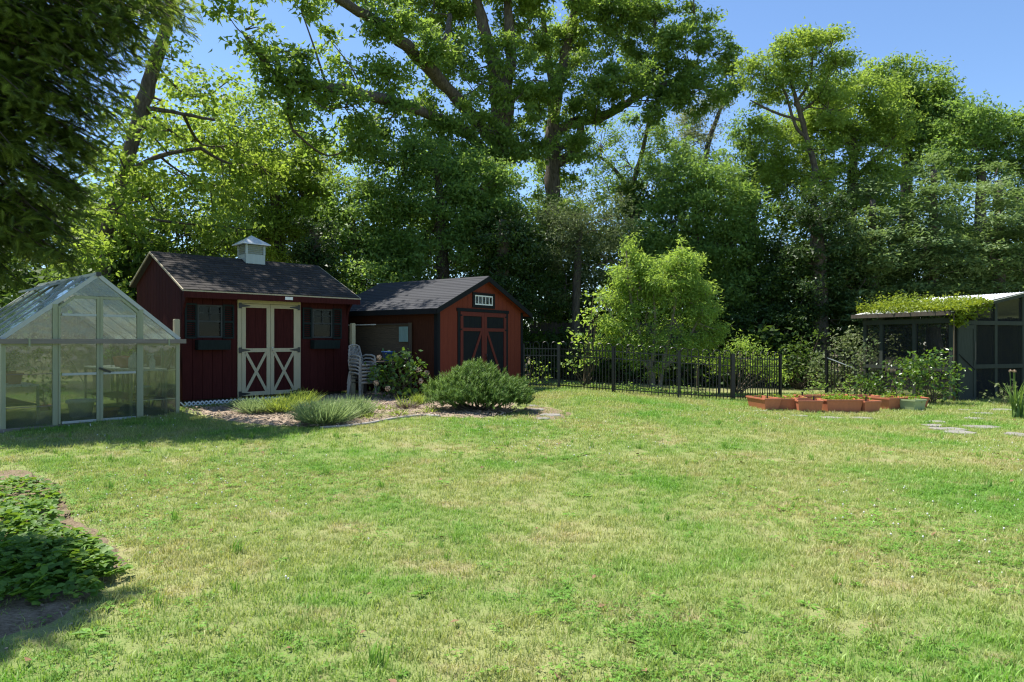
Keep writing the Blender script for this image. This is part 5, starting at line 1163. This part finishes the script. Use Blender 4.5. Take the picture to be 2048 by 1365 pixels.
for lab, bl, tk in (('grey-green evergreen in flat layers left of the enclosure roof', [(1740,420,60,60),(1730,510,70,70),(1780,480,70,80),(1720,590,70,50),(1780,570,60,50)], [(1745,690,26),(1745,540,22),(1745,400,10)]),
                    ('tallest grey-green evergreen rising straight behind the enclosure roof', [(1870,360,60,60),(1850,450,80,80),(1900,500,70,80),(1840,550,80,60),(1900,590,80,40)], [(1868,690,28),(1868,540,22),(1868,340,10)]),
                    ('broad grey-green evergreen at the far side of the enclosure', [(1990,380,60,60),(1980,470,80,80),(2050,450,70,90),(1990,560,80,60),(2060,560,70,60),(2110,430,60,80)], [(1998,690,28),(1998,540,22),(1998,360,10)])):
    tree('evergreen_tree', lab, 23.0, [(p[0], p[1]+dy_, p[2]*.62, p[3]*.5, dd, 1.) for p in bl for dy_, dd in ((-28, .4), (12, -.5), (45, -.9))], tk, L_ever, M_bark, .17, 1.7, 40, .62, 'leaf', up=.9, flat=.26, twigs=.3, group='evergreens behind the enclosure')
# undergrowth closing the wood (one mass nobody could count)
ub = []
for px in range(-260, 2360, 105):
    for py in (430, 520, 610, 680):
        Yq = 31+rng.uniform(-2, 3); c = at(px+rng.uniform(-30, 30), py+rng.uniform(-15, 15), Yq); ub.append(((c.x, c.y, max(c.z, .8)), (1.7, 1.6, 1.35), .8))
for px in range(1040, 2250, 62):
    for py in (665, 590, 520):
        Yq = 25.8+rng.uniform(-1, 1); c = at(px+rng.uniform(-20, 20), py, Yq); ub.append(((c.x, c.y, max(c.z, .9)), (1.05, 1.0, 1.1), 1.))
for px in range(1050, 1640, 40):
    Yq = 22.0+rng.uniform(-.6, .6); c = at(px, 700, Yq); ub.append(((c.x, c.y, .75+rng.uniform(-.2, .4)), (.6, .5, .7), 1.2))
for px in range(-260, 420, 60):
    for py in (660, 600, 540):
        Yq = 16.8+rng.uniform(-.6, .8); c = at(px, py, Yq); ub.append(((c.x, c.y, c.z-.2), (.7, .6, .75), 1.1))
for px in range(700, 1060, 60):
    Yq = 22.5; c = at(px, 640, Yq); ub.append(((c.x, c.y, 1.5), (.9, .8, 1.3), .8))
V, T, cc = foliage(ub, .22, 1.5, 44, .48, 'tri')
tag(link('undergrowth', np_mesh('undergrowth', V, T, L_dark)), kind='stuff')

# ------------------------------------------------------------------ shrubs and garden plants
def shrub(name, label, cat, base, blobs, leaf_m, size, dens, per, cr, proto='leaf', up=.45, droop=0., stems=8, sr=.014, shell=.4, group=None, stem_m=None, flat=.7):
    """blobs: (dx, dy, z, rx, ry, rz) from the base"""
    r = thing(name, label, cat, base, 0, group); O = np.array(base)
    V, T, cc = foliage([((b[0], b[1], b[2]), (b[3], b[4], b[5]), b[6] if len(b) > 6 else 1.) for b in blobs], size, dens, per, cr, proto, up, flat, droop, shell)
    k = V[:, 2] > -.01
    link('foliage', np_mesh('foliage', V, T, leaf_m), r)
    if stems:
        mb = MB()
        for c in cc[rng.permutation(len(cc))[:stems]]:
            a = Vector((rng.normal(0, .05), rng.normal(0, .05), -.03)); b = Vector(c); m = a.lerp(b, .5)+Vector((rng.normal(0, .05), rng.normal(0, .05), .1*b.z))
            mb.tube(smooth_path([a, m, b], 3), list(np.linspace(sr, sr*.35, 7)), 5)
        mb.build('stem', stem_m or M_stem, r, True)
    return r
def G(x, y): return (x, y, float(hz(x, y)))
# fruit tree inside the fence
spikes = []
for x0, y0, x1, y1 in ((1290,610,1250,484),(1330,610,1366,494),(1350,610,1404,525),(1270,610,1222,545),(1310,590,1300,530),(1260,640,1198,588),(1380,620,1430,572),(1390,650,1446,612),(1250,670,1190,640),(1340,580,1338,520),(1400,680,1460,660),(1240,700,1180,690),(1300,600,1276,520),(1370,590,1382,520)):
    for t in (.3, .5, .68, .84, .99): spikes.append((x0+(x1-x0)*t, y0+(y1-y0)*t, 22-13*t, 24-9*t, random.uniform(-.35, .35), 1.4))
spikes = [(1312+(q[0]-1312)*.88,)+q[1:] for q in spikes]
tree('fruit_tree', 'vase-shaped fruit tree with fresh narrow leaves behind the black fence', 18.2,
     [(1290,640,48,44,0,.8),(1350,640,48,44,0,.8),(1255,665,38,32,0,.8),(1390,665,42,32,0,.8),(1310,690,80,28,-.3,.9),(1320,590,45,40,0,.8),(1300,735,45,22,-.2,.7),(1255,700,34,24,-.2,.8),(1380,700,40,24,0,.8)]+spikes,
     [(1306,792,15),(1303,750,12),(1298,720,11)], L_fruit, M_palebark, .105, 6.2, 32, .24, 'lance', droop=.5, twigs=.3, shell=.3, group='fruit trees in the fenced plot', dy=.95,
     limbs=[[(1303,745,9),(1285,690,8),(1262,600,6),(1252,500,2)],[(1318,792,9),(1326,730,8),(1345,640,6),(1364,510,2)],[(1304,725,8),(1310,650,6),(1305,540,2)],[(1322,740,8),(1370,690,6),(1425,580,2)],[(1300,740,8),(1260,690,6),(1200,592,2)]])
c = at(1470, 790, 18.6)
shrub('young_fruit_tree', 'low spreading bush with light leaves on thin stakes right of the fruit tree', 'bush', G(c.x, 18.6),
      [(-.5, 0, .95, .5, .5, .35), (.2, 0, 1.0, .55, .5, .4), (.85, .1, .85, .45, .4, .35), (.55, .1, 1.35, .35, .35, .25), (1.1, 0, .55, .25, .3, .25)], L_fruit, .10, 5.5, 44, .22, 'lance', droop=.3, stems=18, sr=.02)
c = at(1170, 790, 18.0)
shrub('viburnum', 'lanky shrub with arching light green branches against the dark stockade fence', 'shrub', G(c.x, 18.0),
      [(.1, 0, 1.0, .35, .3, .25), (-.1, 0, 1.35, .3, .25, .2), (.05, 0, 1.8, .22, .22, .2), (.3, 0, 2.1, .3, .25, .12), (.1, 0, .8, .45, .3, .12), (.5, 0, 1.35, .35, .25, .1), (-.25, 0, .55, .2, .2, .2), (.25, 0, 2.35, .2, .2, .1)], L_fruit, .13, 5, 14, .2, droop=.2, stems=20, sr=.016)
for px, Yq, s, lab in ((1062, 17.5, .8, 'taller bright weed against the red shed corner behind the fence'), (1085, 17.6, .6, 'shorter bright weed beside the tall one at the red shed corner')):
    shrub('leafy_weed', lab, 'plant', G((px-1024)/F*Yq, Yq), [(0, 0, .3*s, .2, .15, .35*s), (.05, 0, .75*s, .12, .12, .25*s)], L_fruit, .09, 9, 12, .15, stems=6, sr=.006, group='weeds at the shed corner')
# foundation plants along the fence
for px, Yq in ((1130, 17.1), (1190, 16.9), (1310, 16.6), (1260, 16.7), (1400, 16.6), (1345, 16.5)):
    shrub('leafy_weed', 'low leafy weed rooted along the foot of the black fence', 'plant', G((px-1024)/F*Yq, Yq), [(0, 0, .14, .25, .15, .15), (.1, 0, .1, .3, .15, .1)], L_mid, .06, 14, 14, .12, stems=4, sr=.004, group='weeds along the fence foot')
# dwarf mountain pine: upright candles of needles
NEED_V = []; NEED_T = []
for k in range(26):
    a = rng.uniform(0, 6.283); u = rng.uniform(0, .8); el = rng.uniform(.5, 1.1); d = np.array([math.cos(a)*math.cos(el), math.sin(a)*math.cos(el), math.sin(el)])
    q = np.cross(d, [0, 0, 1]); q /= np.linalg.norm(q); o = len(NEED_V); b0 = np.array([0, 0, u]); NEED_V += [tuple(b0+q*.03), tuple(b0-q*.03), tuple(b0+d*.42)]; NEED_T.append((o, o+1, o+2))
NEED_V, NEED_T = np.array(NEED_V), np.array(NEED_T)
L_pine = leafmat('pine_needle', (0.065, 0.135, 0.035), (0.15, 0.25, 0.06), (0.18, 0.30, 0.05), .28, gloss=.2)
pc = gp(957, 822); pr = thing('dwarf_pine', 'dense dwarf mountain pine with upright needle candles before the red shed', 'shrub', pc)
pts = []
for bx_, by_, bz_, rx, ry, rzz in ((0, 0, .38, .66, .5, .42), (-.5, .05, .27, .42, .4, .34), (.52, 0, .26, .42, .42, .32), (.1, -.2, .22, .7, .4, .28), (-.05, .1, .52, .42, .35, .32), (-.35, -.2, .2, .45, .35, .22), (.45, -.2, .18, .45, .35, .2)):
    n = 520; d = rdir(n); d[:, 2] = np.abs(d[:, 2])*1.0-.6*rng.random(n); rad = rng.uniform(.35, 1, n)**.5; q = np.array([bx_, by_, bz_])+d*np.array([rx, ry, rzz])*rad[:, None]; pts.append(q[q[:, 2] > .03])
pts = np.concatenate(pts); n = len(pts); ax_ = rdir(n)
z_ = pts*np.array([.5, .5, .15])+np.array([0, 0, .75])+rng.normal(size=(n, 3))*.18
V, T = scatter(NEED_V, NEED_T, pts, frames(z_, ax_), rng.uniform(.10, .19, n)); link('needles', np_mesh('needles', V, T, L_pine), pr)
mb = MB()
for _ in range(26):
    q = pts[rng.integers(n)]; mb.tube(smooth_path([(rng.normal(0, .12), rng.normal(0, .08), -.02), (q[0]*.6, q[1]*.6, q[2]*.35), tuple(q)], 3), list(np.linspace(.022, .006, 7)), 5)
mb.build('stem', M_bark, pr, True)
# hydrangea with last year's flower heads
L_hyd = leafmat('hydrangea_leaf', (0.05, 0.11, 0.02), (0.11, 0.20, 0.035), (0.20, 0.34, 0.03), .3, .35, gloss=.55)
hc = gp(800, 800); hr = shrub('hydrangea', 'leafy hydrangea with dried tan flower heads between the two sheds', 'shrub', hc,
      [(0, .1, .55, .45, .4, .4), (-.35, .1, .4, .3, .35, .35), (.35, .05, .45, .3, .3, .35), (.05, .1, .9, .3, .3, .2), (.2, -.1, .3, .35, .25, .25)], L_hyd, .11, 8, 13, .17, stems=24, sr=.008)
M_head = paint('dried_flower', (0.52, 0.38, 0.26), .9, .3, (20, 20, 20))
for dx, dy, dz in ((-.17, -.42, .26), (.40, -.22, .62), (-.42, -.3, .36), (.45, -.25, .40), (-.38, -.2, .86), (.55, -.1, .55)):
    n = 90; d = rdir(n); V, T = scatter(LEAF_V, LEAF_T, d*.05, frames(d, rdir(n)), np.full(n, .028)); o = link('flower_head', np_mesh('flower_head', V, T, M_head), hr); o.location = (dx, dy, dz)
# lavender mounds: fine upright stalks
def stalks(n, R, H, lean, w, tip=False):
    a = rng.uniform(0, 6.283, n); r = R*np.sqrt(rng.random(n)); bx_, by_ = r*np.cos(a), r*np.sin(a); h = H*rng.uniform(.4, 1.15, n)*(1-.35*(r/R)**2)
    ox, oy = bx_*lean*1.0+rng.normal(0, .07, n), by_*lean+rng.normal(0, .07, n); t = rng.uniform(0, 6.283, n); wx, wy = np.cos(t)*w, np.sin(t)*w
    V = np.stack([np.column_stack([bx_*.6-wx, by_*.6-wy, 0*h]), np.column_stack([bx_*.6+wx, by_*.6+wy, 0*h]), np.column_stack([bx_+ox*.5+wx, by_+oy*.5+wy, h*.62]), np.column_stack([bx_+ox*.5-wx, by_+oy*.5-wy, h*.62]), np.column_stack([bx_+ox, by_+oy, h])], 1).reshape(-1, 3)
    i = np.arange(n)[:, None, None]*5; T = (np.array([(0, 1, 2), (0, 2, 3), (3, 2, 4)])[None]+i).reshape(-1, 3); return V, T
L_lav = leafmat('lavender_stalk', (0.20, 0.28, 0.13), (0.33, 0.42, 0.21), (0.33, 0.44, 0.18), .3, .6)
L_lavb = leafmat('green_stalk', (0.17, 0.25, 0.05), (0.29, 0.38, 0.08), (0.38, 0.48, 0.08), .35, .5)
M_twig = paint('grey_twig', (0.26, 0.21, 0.17), .9, .3)
def mound(px, py, R, H, n, m, label, grp, lean=.7, twigs=60):
    c = gp(px, py); r = thing('lavender' if m is L_lav else 'bedding_plant', label, 'plant', c, 0, grp)
    V, T = stalks(int(n*.6), R, H, lean, .006); link('stalks', np_mesh('stalks', V, T, m), r)
    k = int(n*.6); p_ = np.column_stack([rng.normal(0, R*.5, k), rng.normal(0, R*.45, k), rng.uniform(.02, H*.75, k)])
    V, T = scatter(LANCE_V, LEAF_T, p_, frames(rdir(k)+[0, 0, .3], rdir(k)+[0, 0, .8]), rng.uniform(.03, .07, k)); link('leaves', np_mesh('leaves', V, T, m), r)
    V, T = stalks(twigs, R*1.05, H*.5, 1.0, .004); link('dead_twigs', np_mesh('dead_twigs', V, T, M_twig), r)
gl2 = 'lavender mounds in the planting bed'
mound(648, 848, .34, .42, 2600, L_lav, 'largest grey-green lavender mound before the cream barn doors', gl2)
mound(706, 833, .28, .36, 1500, L_lav, 'smaller lavender mound beside the largest one, toward the stacked chairs', gl2)
mound(512, 828, .25, .32, 900, L_lav, 'twiggy lavender mound near the white lattice', gl2, twigs=260)
mound(480, 818, .14, .22, 300, L_lav, 'little lavender sprig at the end of the white lattice', gl2)
mound(560, 826, .26, .34, 700, L_lavb, 'yellow-green perennial below the cream barn doors', 'perennials in the planting bed', .9)
mound(600, 812, .26, .34, 550, L_lavb, 'loose green perennial tucked behind the largest lavender', 'perennials in the planting bed', .9)
mound(838, 812, .12, .26, 260, L_lavb, 'small upright green tuft between hydrangea and dwarf pine', 'perennials in the planting bed', .6, 20)
mound(815, 818, .16, .30, 60, L_lavb, 'bare grey twiggy plant at the foot of the hydrangea', 'perennials in the planting bed', 1.0, 420)
for k, (px, py) in enumerate(((765, 822), (800, 832), (740, 838), (860, 826))):
    mound(px, py, .16, .12, 120, L_lavb, 'low straggling weed in the straw mulch', 'weeds in the planting bed', 1.2, 30)
# shrubs before and beside the enclosure
L_shr = leafmat('lilac_leaf', (0.045, 0.10, 0.02), (0.10, 0.19, 0.03), (0.20, 0.34, 0.03), .33, .35, gloss=.55)
q = at(1862, 780, 15.6); shrub('leafy_shrub', 'glossy rounded shrub standing at the enclosure door', 'shrub', G(q.x, 15.6), [(0, 0, .75, .5, .45, .45), (-.3, 0, .55, .4, .35, .35), (.3, 0, .6, .35, .35, .4), (0, 0, 1.05, .3, .3, .2), (.1, -.1, .35, .45, .35, .25)], L_shr, .10, 8, 13, .18, stems=20, sr=.01)
q = at(1775, 780, 16.6); shrub('leafy_shrub', 'loose shrub with arching stems against the screened wall', 'shrub', G(q.x, 16.6), [(0, 0, .5, .55, .4, .4), (-.4, 0, .4, .35, .3, .35), (.35, 0, .75, .4, .35, .3), (.1, 0, .2, .6, .3, .2)], L_shr, .085, 7, 14, .18, stems=22, sr=.008)
q = at(1730, 780, 17.0); shrub('leafy_shrub', 'pale flecked shrub filling the corner by the brace-hung gate', 'shrub', G(q.x, 17.0), [(0, 0, .45, .3, .3, .4), (-.1, 0, .95, .3, .3, .35), (.1, 0, 1.3, .2, .25, .3)], L_grey, .085, 8, 14, .16, stems=16, sr=.008)
q = at(1690, 780, 19.2); shrub('leafy_shrub', 'dark shrub behind the brace-hung gate', 'shrub', G(q.x, 19.2), [(0, 0, .8, .8, .5, .7), (.5, 0, 1.4, .6, .5, .5), (-.6, 0, .6, .6, .5, .5), (.9, 0, .9, .5, .5, .7)], L_grey, .10, 5, 22, .25, stems=16, sr=.012)
q = at(1600, 780, 20.6); shrub('leafy_shrub', 'shaded shrub with bare curved stems at the edge of the wood', 'shrub', G(q.x, 20.6), [(0, 0, .9, .7, .5, .5), (.5, 0, .6, .5, .4, .4), (-.6, 0, .7, .5, .5, .5), (.3, 0, 1.5, .35, .3, .25)], L_dark, .11, 5, 22, .25, stems=26, sr=.014)
for px, py in ((1690, 795), (1740, 798), (1625, 792)): shrub('leafy_weed', 'low weed rooted at the foot of the brace-hung gate', 'plant', gp(px, py), [(0, 0, .2, .28, .2, .2), (.1, 0, .4, .15, .12, .15)], L_mid, .07, 12, 12, .13, stems=5, sr=.004, group='weeds by the gate')
# vine over the enclosure roof
L_vine = leafmat('vine_leaf', (0.13, 0.19, 0.02), (0.23, 0.29, 0.035), (0.34, 0.42, 0.03), .4)
vr = thing('climbing_vine', 'yellow-green vine spread over the enclosure roof and hanging at its corner', 'vine', (AV[0], AV[1], 0), AA)
n = 4600; u = -.2+1.7*rng.random(n)**1.25; vv = rng.uniform(-.15, LA+.1, n); lim = 1.05+.75*(vv/LA)+.25*np.sin(vv*3.1)+.12*np.sin(vv*9); k = u < lim; u, vv = u[k], vv[k]; n = len(u)
zz = ze+u*sa+.02+np.abs(rng.normal(0, .045, n))*(1+1.8*(vv/LA))+.20*(vv/LA)*rng.random(n)*(.5+.5*np.sin(u*7+vv*4))
A_ = np.column_stack([u, vv, zz])
n2 = 800; B_ = np.column_stack([rng.normal(.05, .10, n2), rng.normal(-.10, .06, n2), ze+.05-.42*rng.random(n2)**1.5]); n3 = 500; C_ = np.column_stack([rng.uniform(.3, 1.15, n3), rng.normal(-.14, .05, n3), 0*np.zeros(n3)]); C_[:, 2] = ze+C_[:, 0]*sa+.05-.40*rng.random(n3)**1.8*(.4+.6*np.sin(C_[:, 0]*9)**2)
pts = np.concatenate([A_, B_, C_]); n = len(pts); V, T = scatter(LEAF_V, LEAF_T, pts, frames(rdir(n)+[0, 0, .9], rdir(n)), rng.uniform(.05, .10, n)); link('leaves', np_mesh('leaves', V, T, L_vine), vr)
mb = MB(); mb.tube([(-.1, -.12, -.02), (-.08, -.1, 1.2), (-.12, -.12, 2.1), (.1, .3, 2.28), (.5, 1.2, 2.36), (.9, 2.4, 2.42)], [.02, .018, .015, .012, .01, .006], 6)
for y in (.4, 1.1, 1.8, 2.5): mb.tube([(-.1, y, ze+.03), (.4, y+.2, ze+.4*sa+.04), (1.1, y+.1, ze+1.1*sa+.04)], [.008, .007, .004], 5)
mb.build('stem', M_stem, vr, True)
# sword-leaved iris at the right edge
def sword(px, py, n, H, label):
    c = gp(px, py); r = thing('iris', label, 'plant', c, 0, None); L_i = bpy.data.materials.get('iris_blade') or leafmat('iris_blade', (0.09, 0.17, 0.04), (0.16, 0.26, 0.07), (0.22, 0.34, 0.06), .3, .4)
    for i in range(n):
        a = random.uniform(0, 6.283); h = H*random.uniform(.55, 1); ln = random.uniform(.1, .75)*h; w = random.uniform(.014, .022); dx, dy = math.cos(a), math.sin(a); qx, qy = -dy, dx; V = []; m = 6
        bx_, by_ = random.gauss(0, .06), random.gauss(0, .06)
        for j in range(m):
            t = j/(m-1); ww = w*(1-t**2.2)+.0006; x = bx_+dx*ln*t**1.8; y = by_+dy*ln*t**1.8; z = h*(t-.18*t**3*ln/h); V += [(x+qx*ww, y+qy*ww, z), (x, y, z-.004), (x-qx*ww, y-qy*ww, z)]
        MB().add(V, [f for j in range(m-1) for f in ((j*3, j*3+1, j*3+4, j*3+3), (j*3+1, j*3+2, j*3+5, j*3+4))]).build('blade', L_i, r)
    for i in range(3):
        x = random.gauss(0, .08); st = MB(); st.tube([(x, 0, 0), (x*1.2, .02, H*.7), (x*1.5, .0, H*1.05)], .006, 5); st.build('flower_stalk', L_i, r)
        d = rdir(24); V, T = scatter(LEAF_V, LEAF_T, d*.012, frames(d, rdir(24)), np.full(24, .03)); o = link('flower', np_mesh('flower', V, T, M_head), r); o.location = (x*1.5, 0, H*1.05)
sword(2036, 838, 34, .85, 'clump of sword-leaved iris with faded flowers beside the stepping stones')
shrub('leafy_plant', 'small pale-leaved plant between the iris and the enclosure', 'plant', gp(2008, 812), [(0, 0, .35, .22, .2, .15), (.15, 0, .5, .15, .15, .1), (-.1, 0, .2, .2, .15, .1)], L_grey, .09, 10, 10, .13, stems=10, sr=.005)
for x_, y_, z_, h_, lab in GHP:
    cg, sg2 = math.cos(AG), math.sin(AG); base = (GH[0]+x_*cg-y_*sg2, GH[1]+x_*sg2+y_*cg, .125+z_)
    r = shrub('potted_plant', lab, 'plant', base, [(0, 0, .16+h_*.5, .2, .2, h_*.5)], L_mid, .08, 14, 14, .14, stems=8, sr=.005, group='plants in the greenhouse')
    b = MB(); b.lathe([(.08, 0), (.11, .15), (.12, .15), (.12, .18), (.1, .18), (.09, .14), (.001, .14)], 12); b.build('pot', M_terra, r, True)
# strawberry-like ground cover in the soil bed, one mass of leaves
L_gc = leafmat('ground_cover_leaf', (0.06, 0.14, 0.02), (0.145, 0.27, 0.04), (0.27, 0.44, 0.04), .38, .5, gloss=.25)
LEAFG_V = np.array([(0,0,0),(.28,.30,.05),(.62,.34,.04),(1.0,0,-.06),(.62,-.34,.04),(.28,-.30,.05),(.5,0,-.03)]); LEAFG_T = np.array([(0,6,1),(1,6,2),(2,6,3),(3,6,4),(4,6,5),(5,6,0)])
pos = []
for px, py, rx, ry, n, h in ((30,975,90,32,330,.13),(60,1020,60,28,200,.16),(20,1050,90,30,300,.17),(120,1100,85,34,420,.20),(60,1130,100,40,460,.2),(170,1120,60,30,230,.17),(-60,1100,120,60,420,.2),(20,1180,90,20,120,.12),(150,1165,60,18,60,.1),(-120,1000,120,40,300,.15),(215,1130,40,16,40,.1)):
    a = rng.uniform(0, 6.283, n); r_ = np.sqrt(rng.random(n))
    for i in range(n):
        g_ = gp(px+rx*r_[i]*math.cos(a[i]), py+ry*r_[i]*math.sin(a[i])+25); pos.append((g_.x, g_.y, g_.z+.02+h*(1-.55*r_[i]**2)*rng.uniform(.25, 1.1)))
pos = np.array(pos); n = len(pos); idx = np.repeat(np.arange(n), 3); a0 = np.repeat(rng.uniform(0, 6.283, n), 3)+np.tile([0, 2.0, -2.0], n)*.62
ax_ = np.column_stack([np.cos(a0), np.sin(a0), np.full(3*n, -.18)]); nr_ = np.repeat(rng.normal(0, .3, (n, 3)), 3, 0)+[0, 0, 1.0]+rng.normal(0, .12, (3*n, 3))
V, T = scatter(LEAFG_V, LEAFG_T, pos[idx], frames(nr_, ax_), np.repeat(rng.uniform(.018, .066, n), 3))
tag(link('ground_cover', np_mesh('ground_cover', V, T, L_gc)), kind='stuff')
